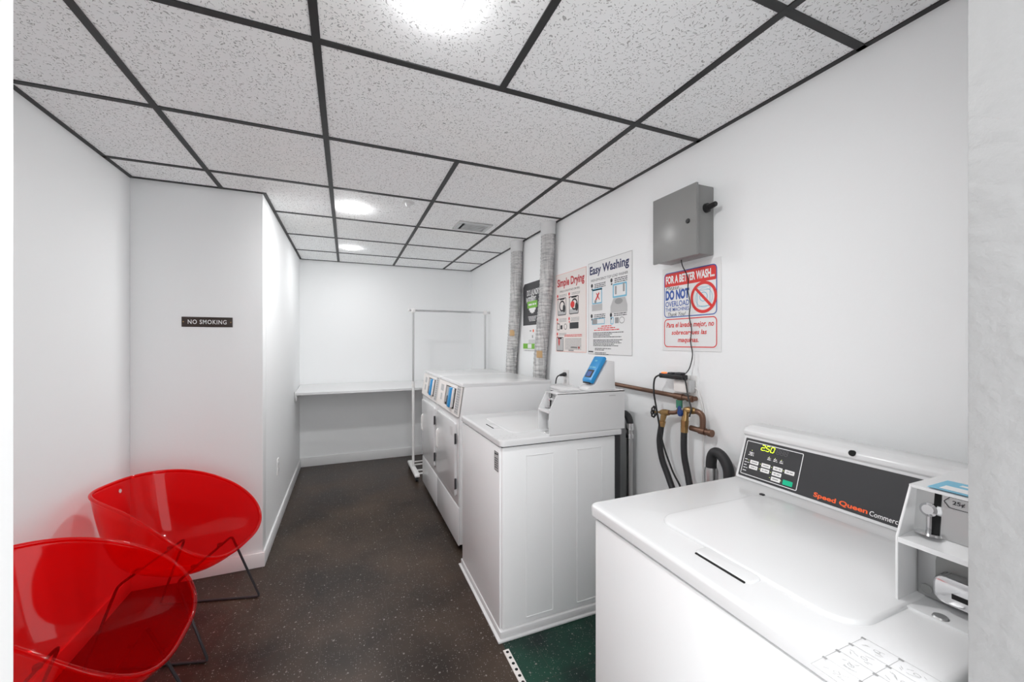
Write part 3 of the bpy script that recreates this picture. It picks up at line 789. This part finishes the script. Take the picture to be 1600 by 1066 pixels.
P.rect(a, .004, .014, .06, .022); print_obj('small_print', a, M['ink'], t, smooth=0)
a = MB()
for i, (x0_, x1_) in enumerate(((.15, .26), (.11, .29), (.07, .33))): P.dashes(a, x0_, .178-.012*i, x1_, .008, R)
P.line(a, .085, .350, .125, .400, .012); P.line(a, .095, .400, .130, .355, .007); print_obj('red_print', a, M['red_ink'], t, smooth=0)
a = MB()
P.rframe(a, .048, .33, .158, .425, .006, .008); P.rect(a, .048, .418, .158, .43); P.rframe(a, .268, .35, .40, .435, .006, .010)
P.rframe(a, .045, .195, .185, .235, .006, .005); P.rframe(a, .245, .190, .275, .235, .006, .005); print_obj('blue_print', a, M['sky_ink'], t, smooth=0)
a = MB()
P.rect(a, .045, .285, .160, .328, .0004); P.poly(a, [(.245, .26), (.405, .26), (.405, .30), (.385, .348), (.275, .348), (.245, .30)], .0004); print_obj('washer_print', a, M['light_ink'], t, smooth=0)
a = MB(); P.disc(a, .325, .327, .038, .018, .0008); P.rect(a, .050, .198, .105, .232, .0008); P.rect(a, .29, .195, .325, .230, .0008); P.ring(a, .355, .212, .025, .020, .004, .0008)
P.disc(a, .085, .345, .012, .012, .0008); P.rect(a, .29, .37, .305, .42, .0008); P.rect(a, .365, .38, .38, .43, .0008); print_obj('dark_print', a, M['grey_ink'], t, smooth=0)
# Simple Drying
t = thing('poster', 'cream Simple Drying poster with red heading, between a duct and the washing poster', 'poster', (XW, 2.505, 1.33))
P = sheet(t, 2.715, 2.292, 1.326, 1.915, M['paper_warm']); w_, h_ = .423, .589
a = MB(); P.rframe(a, .002, .002, w_-.002, h_-.002, .002, .0015); obj('border', a, M['orange_ink'], t, smooth=0)
a = MB(); P.text(a, 'Simple Drying', .024, h_-.115, .375, .078, .030); obj('title', a, M['dred_ink'], t, smooth=0, label='dark red Simple Drying title')
a = MB(); P.text(a, 'SINGLE LOAD/STACK DRYERS', .06, h_-.140, .28, .014); obj('subtitle', a, M['ink'], t, smooth=0)
a = MB()
for bx, bz, n_ in ((.055, .425, 2), (.235, .425, 2), (.050, .245, 3), (.225, .245, 3), (.050, .135, 2)):
    for i in range(n_): P.dashes(a, bx, bz-.010*i, bx+.11, .006, R)
for i in range(10): P.dashes(a, .14, .095-.0085*i, .36, .0055, R)
P.rect(a, .22, .030, .31, .040); P.rect(a, .19, .008, .26, .017); print_obj('small_print', a, M['grey_ink'], t, smooth=0)
a = MB()
for bx, bz in ((.02, .425), (.19, .425), (.015, .245), (.19, .245), (.015, .135)): P.disc(a, bx+.008, bz, .010, .012); P.rect(a, bx+.004, bz-.03, bx+.016, bz-.018)
for i in range(2): P.dashes(a, .13, .112+.010*i, .37, .007, R)
P.disc(a, .245, .345, .028, .024, .0012); P.disc(a, .05, .075, .010, .03, .0012); P.disc(a, .33, .034, .009); print_obj('red_art_print', a, M['red_ink'], t, smooth=0)
a = MB()
for bx in (.03, .20): P.rframe(a, bx, .275, bx+.125, .405, .01, .006); P.rect(a, bx+.03, .392, bx+.10, .402)
for bx in (.095, .27): P.ring(a, bx, .345, .042, .042, .012, .0008); P.disc(a, bx+.03, .325, .02, .03, .0007)
P.rect(a, .205, .170, .325, .215); P.rframe(a, .02, .165, .06, .215, .005, .005); P.rect(a, .07, .17, .10, .20); P.ring(a, .145, .188, .022, .022, .004)
P.rframe(a, .01, .005, .115, .110, .008, .005); P.rect(a, .03, .096, .09, .106); print_obj('dark_print', a, M['ink'], t, smooth=0)
a = MB()
for bx in (.035, .205): P.rect(a, bx, .278, bx+.115, .312, .0004)
P.rect(a, .016, .01, .11, .10, .0003); print_obj('dryer_print', a, M['light_ink'], t, smooth=0)
# Do laundry (mostly behind the duct)
t = thing('poster', 'dark grey, white and green DO LAUNDRY poster half hidden behind a duct', 'poster', (XW, 3.14, 1.315))
P = sheet(t, 3.335, 2.945, 1.314, 1.925, M['paper']); w_, h_ = .390, .611
a = MB(); P.poly(a, [(0, .235), (w_, .235), (w_, h_), (.03, h_), (0, h_-.03)], .0005); obj('dark_field', a, M['slate_ink'], t, smooth=0)
a = MB(); P.text(a, 'DO LAUNDRY', .085, h_-.115, .262, .052, .022, l=.001); P.text(a, 'WITH THE', .065, h_-.180, .205, .052, .022, l=.001)
n = 16; P.poly(a, [(.195+(.083 if i % 2 else .072)*math.cos(2*math.pi*i/32), .415+(.083 if i % 2 else .072)*math.sin(2*math.pi*i/32)) for i in range(32)], .001)
for i in range(4): P.dashes(a, .11+.008*i, .305-.012*i, .28-.008*i, .008, R, l=.001)
print_obj('white_print', a, M['white_ink'], t, smooth=0)
a = MB(); P.rect(a, .095, .385, .295, .445, .0014); P.rect(a, 0, .025, w_, .072, .0006); print_obj('green_print', a, M['green_ink'], t, smooth=0)
a = MB(); P.dashes(a, .12, .405, .27, .022, R, l=.0018); P.rect(a, .10, .03, .18, .068, .001); obj('band_print', a, M['paper'], t, smooth=0)
a = MB(); P.rect(a, .14, .178, .175, .19); P.rect(a, .19, .122, .21, .145)
for i in range(3): P.dashes(a, .12, .098-.011*i, .28, .006, R)
P.dashes(a, .03, .006, .32, .008, R); print_obj('small_print', a, M['grey_ink'], t, smooth=0)
a = MB(); P.disc(a, .215, .184, .013); obj('orange_dot', a, M['orange_ink'], t, smooth=0)
# For a better wash
t = thing('sign', 'red and blue FOR A BETTER WASH sign under the grey wall box', 'sign', (XW, 1.41, 1.36))
P = sheet(t, 1.588, 1.241, 1.357, 1.772, M['paper'], .003, 'sign_board'); w_, h_ = .347, .415
X0, X1 = .013, w_-.020
a = MB(); P.poly(a, P.rrect(X0+.004, h_-.095, X1-.004, h_-.029, .006), .0006); obj('red_banner', a, M['red_ink'], t, smooth=0)
a = MB(); P.rframe(a, X0, .165, X1, h_-.025, .022, .0045, .0008); obj('blue_frame', a, M['blue_ink'], t, smooth=0)
a = MB(); P.text(a, 'FOR A BETTER WASH...', X0+.012, h_-.081, X1-X0-.024, .040, .040, l=.001); obj('banner_text', a, M['white_ink'], t, smooth=0)
a = MB(); P.text(a, 'DO NOT', X0+.010, .252, .150, .050, .052, l=.0008); P.text(a, 'OVERLOAD', X0+.010, .219, .150, .027, .014, l=.0008); P.text(a, 'THE MACHINES', X0+.010, .196, .150, .0175, .007, l=.0008)
obj('blue_text', a, M['blue_ink'], t, smooth=0)
a = MB(); P.text(a, 'Please...', X0+.012, .303, .105, .020, 0, .35, l=.0008); P.text(a, 'Thank You!', X0+.025, .171, .115, .019, 0, .35, l=.0008); print_obj('script_text', a, M['slate_ink'], t, smooth=0)
cx, cy = X0+.242, .248
a = MB(); P.ring(a, cx, cy, .073, .073, .014, .0012, 48); P.line(a, cx-.046, cy+.046, cx+.046, cy-.046, .013, .0013); obj('prohibition_mark', a, M['red_ink'], t, smooth=0)
a = MB(); P.rframe(a, cx-.036, cy-.042, cx+.036, cy+.048, .003, .0022, .0008); P.ring(a, cx, cy+.002, .022, .022, .003, .0008); P.line(a, cx-.036, cy+.032, cx+.036, cy+.032, .002, .0008); P.ring(a, cx+.002, cy-.002, .047, .044, .0018, .0008)
obj('machine_print', a, M['sky_ink'], t, smooth=0)
a = MB(); P.rframe(a, X0, .017, X1, .158, .022, .0045, .0008)
P.text(a, 'Para el lavado mejor, no', X0+.016, .107, X1-X0-.032, .033, .018, .2, l=.0008); P.text(a, 'sobrecargues las', X0+.050, .072, .210, .029, .018, .2, l=.0008); P.text(a, 'maquinas.', X0+.090, .035, .125, .029, .018, .2, l=.0008)
obj('spanish_text', a, M['red_ink'], t, smooth=0, label='red Spanish text in a rounded red frame')
# No smoking plaque on the alcove wall
t = thing('sign', 'small brown NO SMOKING plaque on the alcove wall', 'sign', (-.765, YA, 1.49))
obj('plaque', MB().box((-.890, YA-.004, 1.489), (-.640, YA-.0005, 1.548), .001), M['plaque'], t)
P = Plane((-.890, YA-.004, 1.489), (1, 0, 0), (0, 0, 1))
a = MB(); P.text(a, 'NO SMOKING', .030, .017, .190, .026, .014, 0, 1.15); obj('lettering', a, M['white_ink'], t, smooth=0)
a = MB(); P.disc(a, .009, .030, .003); P.disc(a, .241, .030, .003); print_obj('screw', a, M['brass'], t, smooth=0)

# ------------------------------------------------------------------ grey wall box
t = thing('wall_box', 'grey metal lock box mounted on the wall above the red and blue sign', 'box', (1.45, 1.41, 1.785))
b_ = MB(); b_.box((1.408, 1.281, 1.785), (XW, 1.536, 2.088), .004); obj('housing', b_, M['greymetal'], t)
b_ = MB(); b_.box((1.396, 1.276, 1.780), (1.409, 1.541, 2.094), .003); dr = obj('door', b_, M['greymetal'], t)
obj('lock', MB().tube([(1.397, 1.322, 1.936), (1.393, 1.322, 1.936), (1.390, 1.322, 1.936)], [.011, .011, .008], 20), M['black'], dr)
obj('knob', MB().tube([(1.458, 1.281, 1.988), (1.458, 1.268, 1.988), (1.460, 1.266, 1.989), (1.462, 1.235, 1.994), (1.462, 1.232, 1.994)], [.021, .020, .013, .011, .008], 20), M['black'], t)

# ------------------------------------------------------------------ power: outlets, strip, cords
t = thing('power_strip', 'short black power strip with an orange switch plugged in above the copper pipe', 'power strip', (1.46, 1.47, 1.22))
obj('body', MB().box((1.435, 1.395, 1.222), (1.475, 1.545, 1.246), .006, 3), M['black'], t)
obj('switch', MB().box((1.440, 1.512, 1.245), (1.460, 1.532, 1.252), .002), M['orange_led'], t)
obj('plug', MB().box((1.438, 1.405, 1.245), (1.470, 1.445, 1.256), .004).box((1.438, 1.455, 1.245), (1.468, 1.490, 1.254), .004), M['graphite'], t)
def outlet(o, r, label, name='wall_outlet', w=.072, h=.116):
    P = Plane(o, r, (0, 0, 1)); t = thing(name, label, 'outlet', o)
    def solid(pts, l0, l1):
        q = bmesh.new(); lo = [q.verts.new(P.p(a, b, l0)) for a, b in pts]; hi = [q.verts.new(P.p(a, b, l1)) for a, b in pts]; n = len(pts)
        q.faces.new(lo[::-1]); q.faces.new(hi)
        for i in range(n): q.faces.new((lo[i], lo[(i+1) % n], hi[(i+1) % n], hi[i]))
        bmesh.ops.recalc_face_normals(q, faces=q.faces[:]); m = MB(); m._merge(q); return m
    obj('plate', solid(P.rrect(-w/2, -h/2, w/2, h/2, .006), .0004, .006), M['plastic_w'], t)
    for s in (-1, 1):
        sk = obj('socket', solid(P.rrect(-.017, s*.024-.014, .017, s*.024+.014, .010), .006, .0085), M['white_trim'], t)
        a = MB()
        for dx in (-.0065, .0065): P.rect(a, dx-.0012, s*.024-.004, dx+.0012, s*.024+.006, .0088)
        P.disc(a, 0, s*.024-.009, .0025, None, .0088, 10); obj('slots', a, M['hole'], sk, smooth=0)
    return t
outlet((XP, 3.45, .46), (0, 1, 0), 'white double outlet low on the passage wall, left of the shelf')
outlet((XR, 2.56, 1.135), (0, -1, 0), 'white outlet on the right wall behind the dryers, with a black plug in it')
t = outlet((XR, 1.435, 1.190), (0, -1, 0), 'white outlet under the black power strip with a cream plug in it', w=.13, h=.105)
obj('plug', MB().box((1.462, 1.395, 1.160), (1.490, 1.475, 1.216), .006), M['cream'], t, label='cream plug')
obj('plug', MB().box((1.462, 1.372, 1.165), (1.494, 1.388, 1.222), .004), M['light_ink'], t, label='grey plug')
t = thing('power_plug', 'black plug and cord in the outlet behind the dryers', 'plug', (1.47, 2.56, 1.16))
obj('plug_body', MB().tube([(1.496, 2.56, 1.160), (1.482, 2.56, 1.160), (1.474, 2.565, 1.158), (1.455, 2.575, 1.153)], [.016, .016, .012, .007], 14), M['rubber'], t)
obj('cord', MB().tube(smooth_path([(1.460, 2.572, 1.155), (1.445, 2.59, 1.142), (1.440, 2.605, 1.10), (1.442, 2.61, 1.0), (1.45, 2.62, .7), (1.46, 2.64, .3), (1.46, 2.66, .012)], 6), .0045, 8), M['rubber'], t)
o = obj('power_cable', MB().tube(smooth_path([(1.445, 1.408, 1.784), (1.448, 1.404, 1.755), (1.472, 1.395, 1.70), (1.490, 1.412, 1.64), (1.487, 1.395, 1.58), (1.488, 1.402, 1.52), (1.487, 1.388, 1.46), (1.489, 1.395, 1.40), (1.487, 1.382, 1.34), (1.480, 1.392, 1.28), (1.462, 1.399, 1.252)], 6), .0024, 8), M['black'])
tag(o, 'thin black cable hanging from the grey wall box across the red sign', 'cable')
o = obj('power_cable', MB().tube(smooth_path([(1.440, 1.545, 1.235), (1.425, 1.560, 1.215), (1.415, 1.555, 1.15), (1.405, 1.520, 1.05), (1.400, 1.480, .92), (1.402, 1.420, .80), (1.40, 1.37, .74), (1.388, 1.33, .66), (1.378, 1.2, .5)], 7), .0042, 8), M['black'])
tag(o, 'black cord looping down in front of the valves from the power strip', 'cable')
o = obj('power_cable', MB().tube(smooth_path([(1.452, 1.396, 1.235), (1.446, 1.380, 1.20), (1.444, 1.368, 1.15), (1.438, 1.345, 1.10), (1.436, 1.352, 1.06)], 7), .0036, 8), M['black'])
tag(o, 'short black cord from the right end of the power strip to the copper pipe', 'cable')
o = obj('power_cable', MB().tube(smooth_path([(1.495, 1.385, 1.185), (1.488, 1.355, 1.18), (1.492, 1.335, 1.12), (1.495, 1.325, 1.05), (1.495, 1.33, .9), (1.495, 1.34, .6), (1.495, 1.34, .3)], 7), .0028, 8), M['plastic_w'])
tag(o, 'thin white cord hanging against the wall right of the outlet', 'cable')

# ------------------------------------------------------------------ water pipe, valves, hoses
t = thing('water_pipe', 'copper water pipe with brass valves along the right wall', 'pipe', (1.47, 1.45, 1.0))
obj('supply_pipe', MB().tube([(1.470, 2.06, 1.153), (1.470, 1.46, 1.139), (1.470, 1.385, 1.137)], .0115, 16), M['copper'], t)
a = MB(); a.tube([(1.470, 1.475, 1.1393), (1.470, 1.42, 1.138)], .0150, 16); a.tube([(1.470, 1.392, 1.137), (1.470, 1.368, 1.1365)], .0155, 16); a.tube([(1.470, 1.372, 1.1365), (1.498, 1.372, 1.1365)], .011, 12)
obj('pipe_fitting', a, M['copper'], t)
obj('wall_flange', MB().tube([(1.470, 2.052, 1.153), (1.470, 2.046, 1.153)], .022, 18), M['graphite'], t)
obj('drop_pipe', MB().tube(smooth_path([(1.470, 1.445, 1.138), (1.470, 1.445, 1.09), (1.468, 1.450, 1.068), (1.463, 1.470, 1.058), (1.458, 1.50, 1.054), (1.455, 1.525, 1.050)], 6), .010, 14), M['copper'], t)
obj('green_sleeve', MB().tube([(1.470, 1.445, 1.122), (1.470, 1.445, 1.085)], .0145, 16), M['green_wrap'], t)
va = MB(); va.tube([(1.456, 1.495, 1.054), (1.452, 1.512, 1.052), (1.450, 1.53, 1.050), (1.448, 1.545, 1.049)], [.013, .016, .016, .010], 14)
va.tube([(1.452, 1.520, 1.052), (1.448, 1.525, 1.030), (1.445, 1.528, 1.008)], [.013, .014, .012], 14); va.tube([(1.448, 1.545, 1.049), (1.440, 1.575, 1.046)], .005, 10)
v_ = obj('gate_valve', va, M['brass'], t)
wh = MB(); ctr = Vector((1.438, 1.580, 1.046)); ax = Vector((-.35, .94, 0)).normalized(); e1 = ax.cross(Vector((0, 0, 1))).normalized(); e2 = e1.cross(ax)
ringp = [ctr + (e1*math.cos(2*math.pi*i/32) + e2*math.sin(2*math.pi*i/32))*(.026 + .002*math.cos(2*math.pi*i/32*8)) for i in range(32)]
wh.tube(ringp, .0040, 8, closed=True)
for k in range(5):
    d = e1*math.cos(2*math.pi*k/5) + e2*math.sin(2*math.pi*k/5); wh.tube([ctr, ctr + d*.026], .003, 8)
wh.tube([ctr-ax*.005, ctr+ax*.005], .008, 12); obj('handwheel', wh, M['black'], v_, label='black handwheel')
va = MB(); va.tube([(1.452, 1.395, 1.085), (1.454, 1.375, 1.086), (1.456, 1.35, 1.086), (1.458, 1.335, 1.086)], [.011, .016, .016, .012], 14)
va.tube([(1.450, 1.385, 1.085), (1.447, 1.386, 1.055), (1.445, 1.387, 1.035)], [.013, .015, .016], 14); va.tube([(1.445, 1.387, 1.037), (1.444, 1.388, 1.008)], [.0175, .0165], 8)
v_ = obj('ball_valve', va, M['brass'], t)
lv = MB(); lv.tube([(1.436, 1.402, 1.070), (1.428, 1.404, 1.070)], [.0165, .0165], 16); lv.prism([(1.398, 1.060), (1.410, 1.062), (1.412, 1.098), (1.402, 1.104), (1.394, 1.096)], 'x', 1.424, 1.432, .002, 1)
lv.tube([(1.436, 1.402, 1.072), (1.450, 1.395, 1.080)], .006, 8); obj('lever', lv, M['bluehandle'], v_, label='blue lever handle')
obj('elbow_pipe', MB().tube(smooth_path([(1.458, 1.345, 1.086), (1.460, 1.325, 1.085), (1.463, 1.310, 1.075), (1.466, 1.306, 1.055), (1.468, 1.308, 1.015)], 6), .0125, 14), M['copper'], t)
a = MB(); a.tube([(1.468, 1.375, 1.003), (1.468, 1.268, 1.001)], .0125, 16); a.tube([(1.468, 1.325, 1.002), (1.468, 1.292, 1.0015)], .016, 16); a.tube([(1.468, 1.274, 1.001), (1.468, 1.258, 1.001)], .016, 16)
obj('stub_pipe', a, M['copper'], t)
def hose(path, label, r=.0145):
    t = thing('water_hose', label, 'hose', path[-1], group='black washer supply hoses')
    obj('tube', MB().tube(smooth_path(path, 8), r, 14), M['rubber'], t)
    p0, p1 = Vector(path[0]), Vector(path[1]); d = (p1-p0).normalized()
    obj('coupling', MB().tube([p0-d*.004, p0+d*.022], [.017, .016], 12), M['brass'], t)
hose([(1.444, 1.529, 1.004), (1.440, 1.535, .96), (1.438, 1.540, .90), (1.440, 1.525, .82), (1.443, 1.485, .74), (1.430, 1.43, .66), (1.400, 1.36, .52), (1.385, 1.22, .42), (1.37, .99, .35)],
     'black supply hose hanging from the valve with the black handwheel')
hose([(1.443, 1.388, 1.004), (1.442, 1.390, .95), (1.443, 1.388, .87), (1.443, 1.368, .79), (1.425, 1.325, .70), (1.395, 1.25, .61), (1.385, 1.10, .55), (1.38, .99, .52)],
     'black supply hose hanging from the valve with the blue lever')
t = thing('drain_hose', 'thick black drain hose arched behind the foreground washer', 'hose', (1.45, 1.2, .3))
obj('tube', MB().tube(smooth_path([(1.445, 1.243, .84), (1.445, 1.243, .885), (1.445, 1.235, .918), (1.445, 1.215, .932), (1.445, 1.185, .918), (1.445, 1.160, .875), (1.44, 1.148, .80), (1.43, 1.10, .66), (1.42, 1.02, .5)], 8), .0215, 18), M['rubber'], t)
obj('wrap', MB().tube([(1.445, 1.243, .862), (1.445, 1.243, .845), (1.445, 1.243, .80), (1.445, 1.243, .775)], [.024, .028, .027, .03], 16), M['steel'], t, label='taped grey hose end')
obj('standpipe', MB().tube([(1.445, 1.243, .776), (1.445, 1.243, .3), (1.445, 1.243, .002)], .027, 16), M['plastic_w'], t)
t = thing('drain_hose', 'black hooked drain hose and grey standpipe behind the far washer', 'hose', (1.46, 1.77, .0))
obj('tube', MB().tube(smooth_path([(1.445, 1.775, .93), (1.445, 1.775, .958), (1.440, 1.785, .988), (1.432, 1.81, 1.000), (1.424, 1.84, .99), (1.415, 1.87, .95), (1.41, 1.9, .86), (1.405, 1.93, .7)], 8), .019, 16), M['rubber'], t)
obj('standpipe', MB().tube([(1.445, 1.775, .945), (1.445, 1.775, .5), (1.445, 1.775, .002)], .017, 16), M['steel'], t)
a = MB(); a.tube([(1.445, 1.775, .952), (1.445, 1.775, .915)], .0215, 16); a.tube([(1.445, 1.775, .895), (1.445, 1.775, .87)], .021, 16); obj('clamp', a, M['chrome'], t)

# ------------------------------------------------------------------ shelf and clothes rack
t = thing('wall_shelf', 'long white laminate shelf across the back wall', 'shelf', (.5, 4.75, .88))
P_ = [(4.50, .862), (4.50, .888), (YB-.001, .925), (YB-.001, .899)]
obj('board', MB().prism(P_, 'x', XP+.004, XR-.003, .002, 1), M['enamel'], t)
obj('cleat', MB().box((XP+.0005, 4.505, .805), (XP+.020, YB-.05, .862), .003), M['base'], t)
obj('bracket', MB().box((XP+.0005, 4.492, .80), (XP+.012, 4.512, .90), .002), M['steel'], t)
t = thing('clothes_rack', 'white and chrome rolling clothes rack in front of the shelf', 'clothes rack', (1.06, 4.26, 0))
xl, xr, yk = .650, 1.500-.05, 4.27
for x in (xl, xr):
    p = MB(); p.tube([(x, yk, .085), (x, yk, .95)], .0135, 16); po = obj('post', p, M['plastic_w'], t)
    obj('extension', MB().tube([(x, yk, .95), (x, yk, 1.715)], .0105, 16), M['steel'], t)
    obj('sleeve', MB().tube([(x, yk, .93), (x, yk, .985)], .0165, 16), M['plastic_w'], t)
    ft = MB(); ft.prism([(4.00, .052), (4.00, .072), (4.03, .085), (4.51, .085), (4.54, .072), (4.54, .052)], 'x', x-.024, x+.024, .005, 2)
    foot = obj('foot', ft, M['plastic_w'], t)
    for y in (4.035, 4.505):
        c = MB(); c.tube([(x-.011, y, .025), (x+.011, y, .025)], [.024, .024], 18); c.box((x-.006, y-.006, .024), (x+.006, y+.006, .054)); obj('caster', c, M['black'], foot, label='black caster')
    obj('corner_joint', MB().box((x-.02, yk-.02, 1.708), (x+.02, yk+.02, 1.752), .007, 3), M['plastic_w'], t)
obj('top_rail', MB().tube([(xl-.045, yk, 1.733), (xr+.045, yk, 1.733)], .0105, 16), M['chrome'], t)
for x, s in ((xl, -1), (xr, 1)):
    obj('end_cap', MB().tube([(x+s*.040, yk, 1.733), (x+s*.052, yk, 1.733)], .016, 14), M['plastic_w'], t)
for y in (4.06, 4.17, 4.37, 4.48): obj('base_rail', MB().tube([(xl+.02, y, .070), (xr-.02, y, .070)], .0085, 12), M['plastic_w'], t)

# ------------------------------------------------------------------ red chairs
CA, CB, CZF, CZB, CG, CT, CE = .299, .271, .413, .722, 2.356, -.244, 2.914
def rim_pt(th):
    c, s = math.cos(th), math.sin(th)
    x = CA*math.copysign(abs(c)**(2/CE), c); y = CB*math.copysign(abs(s)**(2/CE), s)*(1-CT*x/CA)
    q = (CA-x)/(2*CA); z = CZF + (CZB-CZF)*(1-(1-q)**CG)
    return Vector((x, y, z))
def tub_chair(loc, rz, label):
    t = thing('tub_chair', label, 'chair', (*loc, 0), rz, 'clear red tub chairs')
    b = bmesh.new(); n, m = 160, 80
    def shell_pt(j, r):
        a = 2*math.pi*j/n; p = rim_pt(a)
        # seat pan centre, then a rounded turn up into the tub wall
        cx = .035
        pan = Vector((cx + (p.x-cx)*.62, p.y*.66, .372))
        if r < .5:
            k = r/.5; q = Vector((cx, 0, .366)).lerp(pan, k); q.z = .366 + .006*k*k; return q
        k = (r-.5)/.5
        ctrl = Vector((cx + (p.x-cx)*.86, p.y*.90, .372 + .10*max(0, (p.z-.45))))
        return pan*(1-k)**2 + ctrl*2*k*(1-k) + p*k*k
    cv = b.verts.new(shell_pt(0, 0)); rings = []
    for i in range(1, m+1): rings.append([b.verts.new(shell_pt(j, i/m)) for j in range(n)])
    for j in range(n): b.faces.new((cv, rings[0][j], rings[0][(j+1) % n]))
    for A, B in zip(rings, rings[1:]):
        for j in range(n): b.faces.new((A[j], B[j], B[(j+1) % n], A[(j+1) % n]))
    # small round grip hole through the middle of the back
    j0 = 77; hc = (shell_pt(j0, .962)).copy(); hr = .0105
    bmesh.ops.delete(b, geom=[f for f in b.faces if (f.calc_center_median()-hc).length < hr], context='FACES')
    for e in [e for e in b.edges if e.is_boundary]:
        for v in e.verts:
            if (v.co-hc).length < .03: v.co = hc + (v.co-hc).normalized()*hr
    bmesh.ops.recalc_face_normals(b, faces=b.faces[:])
    o = obj('seat_shell', b, M['red'], t, local=True, smooth=80)
    sm = o.modifiers.new('thickness', 'SOLIDIFY'); sm.thickness = .005; sm.offset = 0
    rb = MB(); rb.tube([rim_pt(2*math.pi*j/96) for j in range(96)], .0075, 12, closed=True)
    obj('rim', rb, M['red'], t, local=True, smooth=80)
    for s in (-1, 1):
        p = MB()
        path = [(.128, s*.160, .3515), (.128, s*.185, .351), (.130, s*.203, .345), (.134, s*.209, .332), (.255, s*.222, .020), (.256, s*.222, .010), (.245, s*.222, .0062), (.10, s*.221, .006),
                (-.10, s*.218, .006), (-.215, s*.216, .0062), (-.226, s*.216, .010), (-.225, s*.216, .020), (-.112, s*.209, .332), (-.108, s*.203, .345), (-.106, s*.185, .351), (-.106, s*.160, .3515)]
        p.tube(path, .0056, 10)
        obj('sled_leg', p, M['graphite'], t, local=True)
    for x in (.128, -.106):
        p = MB(); p.tube([(x, -.162, .3515), (x, .162, .3515)], .0056, 10)
        for y in (-.10, .10): p.tube([(x, y, .352), (x, y, .364)], .012, 12)
        obj('cross_rod', p, M['graphite'], t, local=True)
    return t
tub_chair((-.750, 2.395), -.270, 'clear red plastic tub chair standing in the alcove corner under the plaque')
tub_chair((-.808, 1.662), .014, 'clear red plastic tub chair nearest the doorway, in front of the corner chair')

# ------------------------------------------------------------------ floor strip
t = thing('threshold_strip', 'perforated pale metal strip on the floor between the two washers', 'floor strip', (.665, 1.4, 0))
obj('strip', MB().box((.653, 1.05, 0), (.681, 1.672, .005), .001), M['cream'], t)
a = MB()
for i in range(18): a.tube([(.668, 1.655-i*.034, .0045), (.668, 1.655-i*.034, .0054)], .007, 14)
print_obj('hole', a, M['hole'], t)
